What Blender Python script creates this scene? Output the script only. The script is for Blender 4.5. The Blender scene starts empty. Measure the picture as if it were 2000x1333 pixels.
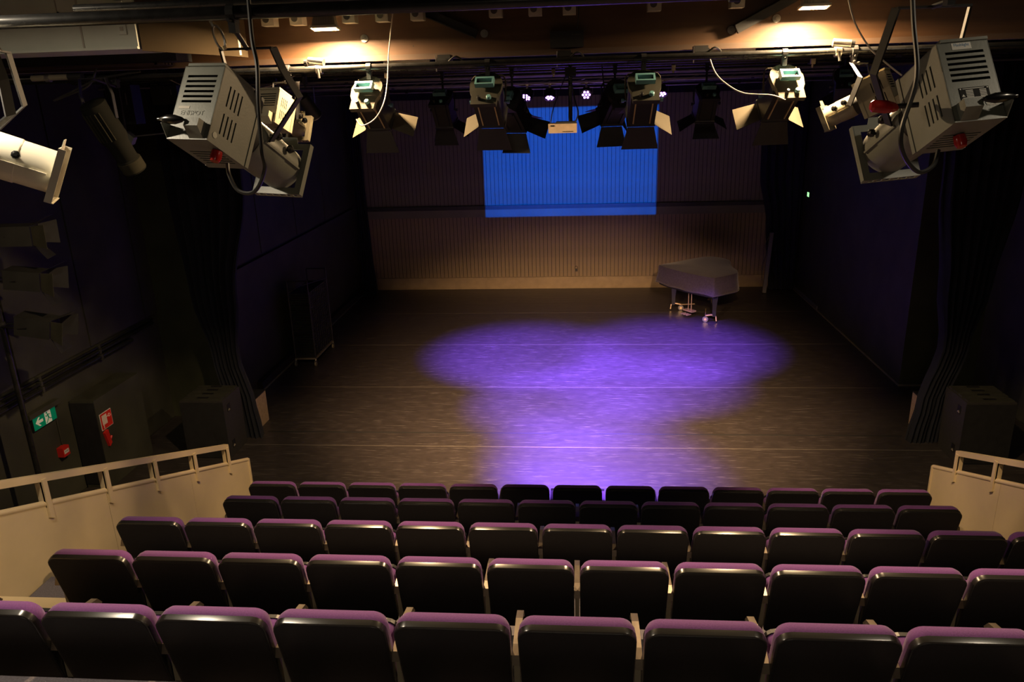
import bpy, math, random
from mathutils import Vector, Matrix
random.seed(7)
SC = bpy.context.scene
COL = SC.collection
R = math.radians

# ------------------------------------------------------------------ camera
FPX = 1494.1
cam_d = bpy.data.cameras.new('camera'); cam = bpy.data.objects.new('camera', cam_d); COL.objects.link(cam)
cam_d.sensor_width = 36.0; cam_d.lens = 36.0 * FPX / 2000.0; cam_d.clip_start = 0.05; cam_d.clip_end = 100
_y, _p, _r = R(-5.16), R(17.97), R(1.77)
_fw = Vector((math.sin(_y)*math.cos(_p), math.cos(_y)*math.cos(_p), -math.sin(_p)))
_rt = Vector((math.cos(_y), -math.sin(_y), 0)); _dn = _fw.cross(_rt)
_r2 = _rt*math.cos(_r) + _dn*math.sin(_r); _d2 = -_rt*math.sin(_r) + _dn*math.cos(_r)
cam.matrix_world = Matrix(((_r2.x, -_d2.x, -_fw.x, 0.007), (_r2.y, -_d2.y, -_fw.y, 0.0), (_r2.z, -_d2.z, -_fw.z, 4.39), (0, 0, 0, 1)))
SC.camera = cam

# ------------------------------------------------------------------ world, exposure
w = bpy.data.worlds.new('world'); SC.world = w; w.use_nodes = True
w.node_tree.nodes['Background'].inputs[0].default_value = (0.30, 0.32, 0.40, 1)
w.node_tree.nodes['Background'].inputs[1].default_value = 0.0
SC.view_settings.view_transform = 'Standard'; SC.view_settings.look = 'None'
SC.view_settings.gamma = 1.0; SC.view_settings.use_curve_mapping = False
SC.view_settings.exposure = 0.40
FLOOD_W = 135.0        # halogen work lights on the beam
HOUSE_W = 24.0        # off-frame lights over the rear rows: one inferred lamp, two added fills
LED_W = 6800.0         # purple LED cans over the stage
PROJ_W = 12000.0       # projector
WARM = (1.0, 0.68, 0.36)
HOUSE_COL = (1.0, .84, .62)

# ------------------------------------------------------------------ materials
def mat(name, col, rough=0.6, metal=0.0, var=0.25, scale=6.0, bump=0.0, bscale=60.0, emit=None, estr=0.0, coat=0.0, spec=0.5, sheen=0.0, col2=None, stretch=None):
    m = bpy.data.materials.new(name); m.use_nodes = True
    nt = m.node_tree; b = nt.nodes['Principled BSDF']
    b.inputs['Roughness'].default_value = rough; b.inputs['Metallic'].default_value = metal
    b.inputs['Specular IOR Level'].default_value = spec
    if coat: b.inputs['Coat Weight'].default_value = coat; b.inputs['Coat Roughness'].default_value = 0.12
    if sheen: b.inputs['Sheen Weight'].default_value = sheen; b.inputs['Sheen Roughness'].default_value = 0.4
    tc = nt.nodes.new('ShaderNodeTexCoord'); mp = nt.nodes.new('ShaderNodeMapping')
    nt.links.new(tc.outputs['Object'], mp.inputs[0])
    if stretch: mp.inputs['Scale'].default_value = stretch
    n = nt.nodes.new('ShaderNodeTexNoise'); n.inputs['Scale'].default_value = scale; n.inputs['Detail'].default_value = 5
    nt.links.new(mp.outputs[0], n.inputs['Vector'])
    r = nt.nodes.new('ShaderNodeValToRGB')
    c2 = col2 or tuple(min(1, c*(1+var)) for c in col); c1 = col if col2 else tuple(c*(1-var) for c in col)
    r.color_ramp.elements[0].position = 0.3; r.color_ramp.elements[1].position = 0.7
    r.color_ramp.elements[0].color = (*c1, 1); r.color_ramp.elements[1].color = (*c2, 1)
    nt.links.new(n.outputs['Fac'], r.inputs[0]); nt.links.new(r.outputs[0], b.inputs['Base Color'])
    if bump:
        n2 = nt.nodes.new('ShaderNodeTexNoise'); n2.inputs['Scale'].default_value = bscale; n2.inputs['Detail'].default_value = 3
        nt.links.new(mp.outputs[0], n2.inputs['Vector'])
        bp = nt.nodes.new('ShaderNodeBump'); bp.inputs['Strength'].default_value = bump; bp.inputs['Distance'].default_value = 0.01
        nt.links.new(n2.outputs['Fac'], bp.inputs['Height']); nt.links.new(bp.outputs[0], b.inputs['Normal'])
    if emit:
        b.inputs['Emission Color'].default_value = (*emit, 1); b.inputs['Emission Strength'].default_value = estr
    return m

def floor_mat():
    m = bpy.data.materials.new('black_vinyl'); m.use_nodes = True; nt = m.node_tree; b = nt.nodes['Principled BSDF']
    tc = nt.nodes.new('ShaderNodeTexCoord')
    def streak(rot, sc, lo, hi, seed):
        mp = nt.nodes.new('ShaderNodeMapping'); mp.inputs['Rotation'].default_value = (0, 0, R(rot)); mp.inputs['Scale'].default_value = sc; mp.inputs['Location'].default_value = (seed, seed*2.3, 0)
        nt.links.new(tc.outputs['Object'], mp.inputs[0])
        n = nt.nodes.new('ShaderNodeTexNoise'); n.inputs['Scale'].default_value = 1.0; n.inputs['Detail'].default_value = 3; n.inputs['Distortion'].default_value = 0.6
        nt.links.new(mp.outputs[0], n.inputs['Vector'])
        rr = nt.nodes.new('ShaderNodeValToRGB'); rr.color_ramp.elements[0].position = lo; rr.color_ramp.elements[1].position = hi
        nt.links.new(n.outputs['Fac'], rr.inputs[0]); return rr.outputs[0]
    s = [streak(8, (3, 75, 1), .62, .72, 1.7), streak(-25, (4, 66, 1), .64, .74, 5.1), streak(62, (3.5, 60, 1), .66, .75, 9.4), streak(0, (0.8, 14, 1), .45, .75, 3.3)]
    def mx(a, c):
        k = nt.nodes.new('ShaderNodeMath'); k.operation = 'MAXIMUM'; nt.links.new(a, k.inputs[0]); nt.links.new(c, k.inputs[1]); return k.outputs[0]
    sc = mx(mx(s[0], s[1]), s[2])
    big = nt.nodes.new('ShaderNodeTexNoise'); big.inputs['Scale'].default_value = 7.0; big.inputs['Detail'].default_value = 6; nt.links.new(tc.outputs['Object'], big.inputs['Vector'])
    base = nt.nodes.new('ShaderNodeValToRGB'); base.color_ramp.elements[0].position = .3; base.color_ramp.elements[1].position = .72
    base.color_ramp.elements[0].color = (.026, .022, .0215, 1); base.color_ramp.elements[1].color = (.037, .031, .030, 1); nt.links.new(big.outputs['Fac'], base.inputs[0])
    mix = nt.nodes.new('ShaderNodeMixRGB'); mix.inputs[2].default_value = (.17, .155, .145, 1)
    sm = nt.nodes.new('ShaderNodeMath'); sm.operation = 'MULTIPLY'; sm.inputs[1].default_value = .55; nt.links.new(sc, sm.inputs[0])
    nt.links.new(sm.outputs[0], mix.inputs[0]); nt.links.new(base.outputs[0], mix.inputs[1]); nt.links.new(mix.outputs[0], b.inputs['Base Color'])
    rg = nt.nodes.new('ShaderNodeMath'); rg.operation = 'MULTIPLY_ADD'; rg.inputs[1].default_value = .06; rg.inputs[2].default_value = .40; nt.links.new(s[3], rg.inputs[0]); nt.links.new(rg.outputs[0], b.inputs['Roughness'])
    b.inputs['Specular IOR Level'].default_value = .5
    return m

def wood_mat(name, c1, c2, stretch=(1.2, 14, 14)):
    return mat(name, c1, rough=.55, col2=c2, scale=2.2, stretch=stretch, bump=.08, bscale=8)

M = {}
M['floor'] = floor_mat()
M['tape'] = mat('clear_seam_tape', (.075, .068, .06), rough=.28, var=.1)
M['tape_dark'] = mat('dark_seam_tape', (.016, .016, .016), rough=.6, var=.1)
M['wallblk'] = mat('black_wall_paint', (.042, .042, .030), rough=.7, var=.35, scale=1.7, bump=.05, bscale=30)
M['panelblk'] = mat('black_panel_paint', (.040, .040, .028), rough=.6, var=.3, scale=2.3)
M['stageblk'] = mat('black_stage_paint', (.042, .044, .023), rough=.6, var=.3, scale=2.3)
M['board'] = mat('taupe_wall_paint', (.165, .152, .098), rough=.6, var=.16, scale=1.4)
M['boardlow'] = mat('warm_lit_wainscot_paint', (.255, .188, .108), rough=.55, var=.14, scale=1.7)  # part of the warm wash on the lower wall is put into this tan
M['groove'] = mat('dark_groove', (.03, .026, .022), rough=.8)
M['baseb'] = mat('tan_baseboard_paint', (.31, .23, .14), rough=.5, var=.12)
M['rail_dk'] = mat('dark_dado_paint', (.022, .021, .020), rough=.5)
M['gold'] = mat('bare_aluminium_edge', (.42, .37, .28), rough=.35, metal=.6, var=.2)
M['ply'] = wood_mat('bare_plywood', (.30, .21, .12), (.42, .30, .19))
M['velvet'] = mat('navy_black_velvet', (.0050, .0065, .013), rough=.95, var=.3, scale=9, sheen=.03, bump=.08, bscale=180)
M['velvet_lt'] = mat('blue_grey_velvet_hem', (.014, .016, .024), rough=.9, var=.3, scale=9, sheen=.4)
M['carpet'] = mat('grey_violet_carpet', (.145, .130, .150), rough=.95, var=.25, scale=120, bump=.3, bscale=260)
M['cream'] = mat('cream_paint', (.74, .60, .37), rough=.45, var=.05, scale=3)
M['purple'] = mat('purple_upholstery', (.135, .036, .195), rough=.85, var=.16, scale=160, sheen=.35, bump=.25, bscale=420)
M['shell'] = mat('black_plastic_shell', (.0075, .0075, .0085), rough=.42, var=.3, scale=40, bump=.05, bscale=300)
M['rim'] = mat('glossy_black_rim', (.018, .017, .016), rough=.25, var=.1, spec=.8)
M['satin'] = mat('satin_metal_arm', (.22, .18, .14), rough=.38, metal=.8, var=.2, scale=14)
M['standard'] = mat('cream_metal_standard', (.36, .30, .21), rough=.4, var=.1)
M['black'] = mat('black_enamel', (.010, .010, .011), rough=.42, var=.3, scale=12)
M['blackmat'] = mat('matt_black_metal', (.009, .009, .010), rough=.7, var=.3, scale=12)
M['pipe'] = mat('black_gloss_pipe', (.016, .016, .016), rough=.26, var=.3, scale=20)
M['pipeg'] = mat('grey_steel_pipe', (.16, .15, .16), rough=.32, metal=.6, var=.2, scale=10)
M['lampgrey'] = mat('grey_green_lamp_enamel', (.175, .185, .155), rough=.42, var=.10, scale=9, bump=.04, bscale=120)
M['lampbright'] = mat('brightened_lamp_enamel', (.66, .62, .50), rough=.4, var=.05)  # lamp enamel lightened to put the strong top light into the colour
M['lampcream'] = mat('cream_lamp_enamel', (.22, .195, .135), rough=.40, var=.06, scale=9)
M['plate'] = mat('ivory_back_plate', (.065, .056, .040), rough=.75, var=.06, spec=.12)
M['dark_in'] = mat('dark_lamp_interior', (.010, .009, .008), rough=.9)
M['steel'] = mat('zinc_steel', (.45, .43, .40), rough=.3, metal=.9, var=.2, scale=20)
M['brassy'] = mat('gold_painted_steel', (.62, .46, .24), rough=.35, metal=.6, var=.15)
M['knob'] = mat('black_bakelite', (.008, .008, .008), rough=.25)
M['cable_w'] = mat('pale_cable', (.42, .37, .30), rough=.5)
M['cable_b'] = mat('black_rubber_cable', (.016, .016, .015), rough=.4)
M['red'] = mat('red_enamel', (.62, .025, .018), rough=.4, var=.1)
M['redglass'] = mat('translucent_red_plastic', (.40, .02, .015), rough=.2, var=.2)
M['white'] = mat('white_print', (.72, .70, .64), rough=.6, var=.04)
M['bluetxt'] = mat('blue_print', (.05, .20, .42), rough=.6, var=.05)
M['teal'] = mat('teal_handle_plastic', (.10, .24, .26), rough=.4, var=.1)
M['wood'] = wood_mat('varnished_beam_wood', (.055, .024, .009), (.080, .038, .015), (.7, 9, 9))
M['wood_dk'] = wood_mat('dark_beam_wood', (.05, .030, .020), (.08, .048, .03), (.7, 9, 9))
M['duct'] = mat('pale_duct_sheet', (.50, .52, .45), rough=.45, metal=.0, var=.08, scale=3)
M['ductbr'] = mat('tan_duct_sheet', (.045, .033, .020), rough=.95, spec=.03, var=.12, scale=3)
M['socket'] = mat('ivory_socket_plastic', (.40, .36, .29), rough=.5, var=.06)
M['socketdk'] = mat('socket_recess', (.05, .045, .04), rough=.6)
M['flood'] = mat('grey_flood_casting', (.34, .31, .26), rough=.5, var=.1)
M['floodglass'] = mat('lit_flood_glass', (.9, .8, .6), emit=(1.0, .74, .42), estr=9.0)
M['ledbody'] = mat('black_led_can', (.012, .011, .014), rough=.4)
M['lens'] = mat('purple_led_lens', (.5, .3, .9), emit=(.50, .22, 1.0), estr=7.0)
M['green'] = mat('green_exit_print', (.0, .27, .13), rough=.4, var=.05, emit=(0, .30, .15), estr=.10)
M['exitw'] = mat('white_exit_print', (.75, .75, .62), rough=.5, var=.03, emit=(.8, .78, .62), estr=.10)
M['exitlit'] = mat('lit_green_sign', (.2, .6, .25), emit=(.35, .95, .35), estr=1.2)
M['cover'] = mat('grey_mauve_piano_cover', (.050, .039, .046), rough=.9, var=.2, scale=30, sheen=.3, bump=.2, bscale=90)
M['mesh'] = mat('black_wire', (.020, .020, .019), rough=.5)
M['pale'] = mat('pale_board', (.13, .125, .13), rough=.6, var=.1)
M['dimblk'] = mat('dimmed_black_lamp', (.005, .005, .004), rough=.9, spec=.05)  # darkened below plain black to keep the ribbed lamp dim under the near light
M['dimol'] = mat('dimmed_olive_snout', (.013, .012, .008), rough=.9, spec=.05)  # olive darkened the same way, shade put into the colour
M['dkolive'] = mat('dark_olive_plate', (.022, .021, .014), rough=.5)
M['flange'] = mat('grey_painted_steel', (.30, .29, .30), rough=.45, var=.15)
M['trussp'] = mat('pale_grey_truss', (.33, .32, .34), rough=.4, var=.12)
M['olive'] = mat('dull_olive_flap', (.060, .055, .036), rough=.6)
M['projbox'] = mat('tan_projector_case', (.42, .31, .21), rough=.5, var=.12, scale=20)
M['subblk'] = mat('textured_black_cabinet', (.024, .022, .020), rough=.7, var=.3, scale=60, bump=.2, bscale=200)
M['dishgrn'] = mat('dark_olive_dish', (.030, .030, .022), rough=.6)
M['orange'] = mat('amber_clip', (.55, .30, .08), rough=.5)

# ------------------------------------------------------------------ mesh builder
class MB:
    def __init__(s, Mx=None): s.v = []; s.f = []; s.M = Mx or Matrix.Identity(4)
    def add(s, vs, fs):
        o = len(s.v); s.v += [tuple(s.M @ Vector(p)) for p in vs]; s.f += [tuple(o+i for i in f) for f in fs]; return s
    def box(s, c, d, rot=None):
        x, y, z = d[0]/2, d[1]/2, d[2]/2
        vs = [Vector((i*x, j*y, k*z)) for k in (-1, 1) for j in (-1, 1) for i in (-1, 1)]
        if rot: vs = [rot @ q for q in vs]
        vs = [q + Vector(c) for q in vs]
        return s.add(vs, [(0, 2, 3, 1), (4, 5, 7, 6), (0, 1, 5, 4), (2, 6, 7, 3), (0, 4, 6, 2), (1, 3, 7, 5)])
    def bb(s, a, b): return s.box([(a[i]+b[i])/2 for i in range(3)], [abs(b[i]-a[i]) for i in range(3)])
    def prism(s, poly, vec):
        n = len(poly); v = Vector(vec); a = [Vector(p) for p in poly]
        return s.add(a + [p+v for p in a], [tuple(range(n-1, -1, -1)), tuple(range(n, 2*n))] + [(i, (i+1) % n, n+(i+1) % n, n+i) for i in range(n)])
    def cyl(s, a, b, r, n=12, r2=None, cap=True):
        a, b = Vector(a), Vector(b); r2 = r if r2 is None else r2; d = (b-a).normalized()
        u = d.orthogonal().normalized(); w_ = d.cross(u)
        vs = []
        for p, q in ((a, r), (b, r2)):
            vs += [p + (u*math.cos(2*math.pi*i/n) + w_*math.sin(2*math.pi*i/n))*q for i in range(n)]
        fs = [(i, (i+1) % n, n+(i+1) % n, n+i) for i in range(n)]
        if cap: fs += [tuple(range(n-1, -1, -1)), tuple(range(n, 2*n))]
        return s.add(vs, fs)
    def tube(s, pts, r, n=8, closed=False):
        P = [Vector(p) for p in pts]; vs = []; u = None; m = len(P)
        for i, p in enumerate(P):
            if closed: d = (P[(i+1) % m]-P[i-1])
            else: d = (P[min(i+1, m-1)]-P[max(i-1, 0)])
            d = d.normalized()
            if u is None: u = d.orthogonal().normalized()
            u = (u - d*u.dot(d)).normalized(); w_ = d.cross(u)
            vs += [p + (u*math.cos(2*math.pi*k/n) + w_*math.sin(2*math.pi*k/n))*r for k in range(n)]
        fs = []
        for i in range(m if closed else m-1):
            j = (i+1) % m
            fs += [(i*n+k, i*n+(k+1) % n, j*n+(k+1) % n, j*n+k) for k in range(n)]
        if not closed: fs += [tuple(range(n-1, -1, -1)), tuple((m-1)*n+k for k in range(n))]
        return s.add(vs, fs)
    def strap(s, pts, wd, t, side):
        # flat bar following pts; side = vector of its width
        P = [Vector(p) for p in pts]; sd = Vector(side).normalized(); vs = []; m = len(P)
        for i, p in enumerate(P):
            d = (P[min(i+1, m-1)]-P[max(i-1, 0)]).normalized(); nrm = d.cross(sd).normalized()
            vs += [p - sd*wd/2 - nrm*t/2, p + sd*wd/2 - nrm*t/2, p + sd*wd/2 + nrm*t/2, p - sd*wd/2 + nrm*t/2]
        fs = [(4*i+k, 4*i+(k+1) % 4, 4*i+4+(k+1) % 4, 4*i+4+k) for i in range(m-1) for k in range(4)] + [(3, 2, 1, 0), tuple(4*(m-1)+k for k in range(4))]
        return s.add(vs, fs)
    def rings(s, rings):
        n = len(rings[0]); vs = [p for q in rings for p in q]; m = len(rings)
        fs = [(i*n+k, i*n+(k+1) % n, (i+1)*n+(k+1) % n, (i+1)*n+k) for i in range(m-1) for k in range(n)]
        return s.add(vs, fs + [tuple(range(n-1, -1, -1)), tuple((m-1)*n+k for k in range(n))])
    def lathe(s, prof, c=(0, 0, 0), axis=(0, 0, 1), n=16):
        a = Vector(axis).normalized(); u = a.orthogonal().normalized(); w_ = a.cross(u); c = Vector(c)
        return s.rings([[c + a*h + (u*math.cos(2*math.pi*k/n) + w_*math.sin(2*math.pi*k/n))*r for k in range(n)] for r, h in prof])
    def slots(s, w_, h, t, sl):
        # plate in local x,z (centre at origin), thickness along y, with rectangular holes sl=(x0,x1,z0,z1)
        xs = sorted({-w_/2, w_/2, *[q for a in sl for q in a[:2]]}); zs = sorted({-h/2, h/2, *[q for a in sl for q in a[2:]]})
        for i in range(len(xs)-1):
            for j in range(len(zs)-1):
                cx, cz = (xs[i]+xs[i+1])/2, (zs[j]+zs[j+1])/2
                if any(a[0] < cx < a[1] and a[2] < cz < a[3] for a in sl): continue
                s.bb((xs[i], 0, zs[j]), (xs[i+1], t, zs[j+1]))
        return s
    def build(s, name, m, parent=None, smooth=False, loc=None):
        me = bpy.data.meshes.new(name); me.from_pydata(s.v, [], s.f)
        me.materials.append(M[m] if isinstance(m, str) else m)
        me.update()
        if smooth:
            me.polygons.foreach_set('use_smooth', [True]*len(me.polygons)); me.set_sharp_from_angle(angle=R(38))
        return link(name, me, parent, loc)

def link(name, me, parent=None, loc=None):
    o = bpy.data.objects.new(name, me); COL.objects.link(o)
    if parent is not None: o.parent = parent
    if loc is not None: o.location = loc
    return o
def T(o, label, cat, group=None):
    o['label'] = label; o['category'] = cat
    if group: o['group'] = group
    return o
def thing(name, label, cat, loc=(0, 0, 0), group=None, rotz=0):
    o = bpy.data.objects.new(name, None); COL.objects.link(o); o.location = loc; o.rotation_euler = (0, 0, rotz); o.empty_display_size = .05
    return T(o, label, cat, group)
def S(o, kind='structure'): o['kind'] = kind; return o
def copy_tree(o, parent=None):
    c = o.copy(); COL.objects.link(c); c.parent = parent
    for ch in list(o.children): copy_tree(ch, c)
    return c
def smooth_path(pts, k=6):
    P = [Vector(p) for p in pts]; out = []
    for i in range(len(P)-1):
        p0, p1, p2, p3 = P[max(i-1, 0)], P[i], P[i+1], P[min(i+2, len(P)-1)]
        for j in range(k):
            t = j/k; out.append(.5*((2*p1)+(p2-p0)*t+(2*p0-5*p1+4*p2-p3)*t*t+(3*p1-p0-3*p2+p3)*t**3))
    return out+[P[-1]]
def rrect(a, b, r, seg=4, crown=0.0):
    out = []
    for cx, cz, a0 in ((a-r, b-r, 0), (-(a-r), b-r, 90), (-(a-r), -(b-r), 180), (a-r, -(b-r), 270)):
        for k in range(seg+1):
            t = R(a0+90*k/seg); x, z = cx+r*math.cos(t), cz+r*math.sin(t)
            if z > 0 and crown: z += crown*(1-(x/a)**2)
            out.append((x, z))
    return out
def slab(mb, a, b, r, prof, crown=0.0, seg=4):
    # prof: list of (inset, y)
    return mb.rings([[(x, y, z) for x, z in rrect(a-i, b-i, max(r-i, .004), seg, crown)] for i, y in prof])
def text_mesh(body, size, depth, name, m, parent, Mx):
    cu = bpy.data.curves.new('lettering', 'FONT'); cu.body = body; cu.size = size; cu.extrude = depth; cu.align_x = 'CENTER'; cu.align_y = 'CENTER'; cu.resolution_u = 2
    tmp = bpy.data.objects.new('lettering', cu); COL.objects.link(tmp)
    dg = bpy.context.evaluated_depsgraph_get(); me = bpy.data.meshes.new_from_object(tmp.evaluated_get(dg))
    bpy.data.objects.remove(tmp); bpy.data.curves.remove(cu); me.transform(Mx); me.materials.clear(); me.materials.append(M[m]); me.name = name
    return link(name, me, parent)
def axes(r, f, u, loc=(0, 0, 0)):
    return Matrix(((r[0], f[0], u[0], loc[0]), (r[1], f[1], u[1], loc[1]), (r[2], f[2], u[2], loc[2]), (0, 0, 0, 1)))
def aim(yaw, pitch, roll=0):
    # local y -> forward; yaw positive to +X, pitch positive down
    y, p = R(yaw), R(pitch)
    f = Vector((math.sin(y)*math.cos(p), math.cos(y)*math.cos(p), -math.sin(p))); r = Vector((math.cos(y), -math.sin(y), 0)); u = r.cross(f)
    if roll:
        c, s_ = math.cos(R(roll)), math.sin(R(roll)); r, u = r*c+u*s_, u*c-r*s_
    return axes(r, f, u)
ORD = ['first', 'second', 'third', 'fourth', 'fifth', 'sixth', 'seventh', 'eighth', 'ninth', 'tenth', 'eleventh', 'twelfth', 'thirteenth']

# ================================================================== SETTING
YB = 17.49
SEAM = [9.025+2.118*j for j in range(4)]
fl = S(MB().bb((-6.2, -3.2, -.12), (6.2, YB+.3, -.012)).build('floor', 'wallblk'))
ys = [5.9]+SEAM+[YB-.02]
for a, b in zip(ys[:-1], ys[1:]):
    MB().bb((-5.9, a+.006, -.012), (5.9, b-.006, 0)).build('vinyl_strip', 'floor', fl)
for y in SEAM:
    MB().prism([(-4.7, y-.016, -.002), (-4.7, y-.007, .0016), (-4.7, y+.007, .0016), (-4.7, y+.016, -.002)], (9.4, 0, 0)).build('seam_tape', 'tape', fl)
MB().bb((-4.3, 9.42, -.002), (4.2, 9.455, .0012)).build('dark_tape', 'tape_dark', fl)
MB().bb((-2.6, 11.42, -.002), (3.2, 11.44, .0010)).build('dark_tape', 'tape_dark', fl)

# back wall with individual boards
wb = S(MB().bb((-6.2, YB+.018, 0), (6.2, YB+.3, 6.0)).build('wall_back', 'groove'))
BP = .0905
nb = int(10.6/BP)
lo_b = MB().bb((-BP/2+.005, 0, .27), (BP/2-.005, .018, 1.69)); up_b = MB().bb((-BP/2+.005, 0, 1.93), (BP/2-.005, .018, 5.2))
me_lo = lo_b.build('plank', 'boardlow', wb); me_up = up_b.build('plank', 'board', wb)
x0 = -5.25
for i in range(nb):
    for src in (me_lo, me_up):
        o = src if i == 0 else src.copy()
        if i: COL.objects.link(o); o.parent = wb
        o.location = (x0+i*BP, YB+random.uniform(-.0015, .0015), 0)
MB().bb((-5.4, YB-.004, 1.69), (5.4, YB+.018, 1.93)).build('frieze_board', 'board', wb)
bs = S(MB().bb((-5.2, YB-.022, 0), (4.7, YB+.02, .27)).bb((-5.2, YB-.034, .255), (4.7, YB+.02, .275)).bb((-5.2, YB-.034, 0), (4.7, YB+.02, .02)).build('baseboard_back', 'baseb'))
tr = S(MB().bb((-5.2, YB-.03, 1.865), (4.9, YB+.0, 1.90)).bb((-5.2, YB-.05, 1.90), (4.9, YB+.0, 1.955)).build('trim_1', 'rail_dk'))
so = thing('wall_socket_hook', 'small dark cable hook on the tan boards of the back wall', 'hook', (-.02, YB-.01, .43))
MB().tube([(.03*math.cos(t*.5), -.012, .05+.045*math.sin(t*.5)) for t in range(13)], .006, 6, True).build('ring', 'rail_dk', so)
MB().bb((-.03, -.02, -.03), (.03, .01, .03)).build('mounting_plate', 'rail_dk', so)

# left auditorium wall, panels and conduits
XL = -5.92
wl = S(MB().bb((XL-.25, -3.2, 0), (XL, 9.95, 6.0)).build('wall_left', 'wallblk'))
for k in range(-2, 4):
    y = 8.39+1.25*(k-1)
    MB().bb((XL, y+.012, 1.60), (XL+.022, min(y+1.238, 9.9), 5.6)).build('wall_panel', 'panelblk', wl)
wls = S(MB().bb((XL-.25, 9.95, 0), (-5.08, YB+.02, 6.0)).build('wall_left_stage', 'stageblk'))
for a, b in ((9.97, 11.75), (11.78, 13.4), (13.43, 15.03), (15.06, 16.66)):
    MB().bb((-5.08, a, 2.06), (-5.055, b, 5.4)).build('wall_panel', 'stageblk', wls)
MB().bb((-5.08, 9.97, 1.92), (-5.03, 17.0, 2.01)).build('dado_board', 'panelblk', wls)
wr = S(MB().bb((5.92, -3.2, 0), (6.2, YB+.02, 6.0)).build('wall_right', 'wallblk'))
wrs = S(MB().bb((4.85, 11.24, 0), (5.92, YB+.02, 6.0)).build('wall_right_stage', 'stageblk'))
S(MB().bb((4.832, 11.215, 0), (4.85, 17.40, .022)).bb((4.85, 11.215, 0), (5.45, 11.24, .022)).build('trim_2', 'gold'))
MB().bb((4.838, 15.4, .022), (4.852, 17.35, .10)).build('lit_skirting_strip', 'pale', wrs)  # pale colour put on the far stretch where light catches the skirting
S(MB().bb((-5.08, 11.0, 0), (-4.985, 17.2, .135)).build('baseboard_left', 'rail_dk'))
S(MB().bb((-4.985, 11.0, 0), (-4.962, 16.9, .016)).build('trim_3', 'gold'))
S(MB().bb((-6.2, -3.4, 0), (6.2, -3.2, 6.0)).build('wall_rear', 'wallblk'))
cl = S(MB().bb((-6.2, -3.4, 5.7), (6.2, YB+.3, 5.9)).build('ceiling', 'blackmat'))
for sx, lab in ((-1, 'low plywood box with bare tan side behind the trolley-side curtain hem'), (1, 'low plywood box with bare tan side behind the piano-side curtain hem')):
    o = thing('plywood_box', lab, 'box', (sx*4.70, 9.64, 0), 'plywood boxes behind the curtains')
    MB().bb((-.25, -.20, 0), (.25, .20, .455)).build('core', 'blackmat', o)
    MB().bb((-sx*.25, -.20, .005), (-sx*.262, .20, .455)).build('side_board', 'ply', o)
    MB().bb((-.262, -.20, .455), (.262, .20, .472)).build('top_board', 'blackmat', o)

# ------------------------------------------------------------------ tiers, steps
TZ = [0.0, .405, .812, 1.187, 1.59, 2.115]
RY = [6.529, 5.533, 4.508, 3.537, 2.547]
XB = 3.78
names = ['second', 'third', 'fourth', 'fifth', 'camera']
for k in range(1, 6):
    yb = RY[k]-.10 if k < 5 else -3.1
    yf = RY[k-1]-.10
    t = thing('seating_tier', 'grey carpeted platform tier under the %s row of purple seats' % names[k-1] if k < 5 else 'grey carpeted top tier edge behind the fifth row of seats', 'platform', (0, yf, TZ[k]), 'stepped seating tiers')
    MB().bb((-XB+.02, yb-yf, -.04), (XB-.02, 0, 0)).build('carpet_deck', 'carpet', t)
    MB().bb((-XB+.02, -.03, TZ[k-1]-TZ[k]-.0), (XB-.02, -.005, -.04)).build('riser_board', 'blackmat', t)
for sx, side in ((-1, 'exit-sign'), (1, 'piano')):
    for k in range(1, 5):
        zt = (TZ[k]+TZ[k+1 if k < 4 else 4])/2 if k < 4 else (TZ[4]+2.0)/2
        yf = RY[k]-.10
        a, b = sorted((sx*(XB-.03), sx*(3.30 if k in (2, 4) else 3.06)))
        o = thing('aisle_step', 'cream half-height aisle step on the %s row tier, %s side' % (names[k-1], side), 'step', ((a+b)/2, yf, TZ[k]), 'aisle steps')
        MB().bb((a-(a+b)/2, .002, .0), (b-(a+b)/2, .46, zt-TZ[k]-.02)).build('step_box', 'cream', o)
        MB().bb((a-(a+b)/2, .002, zt-TZ[k]-.02), (b-(a+b)/2, .475, zt-TZ[k])).build('step_tread', 'cream', o)

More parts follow.
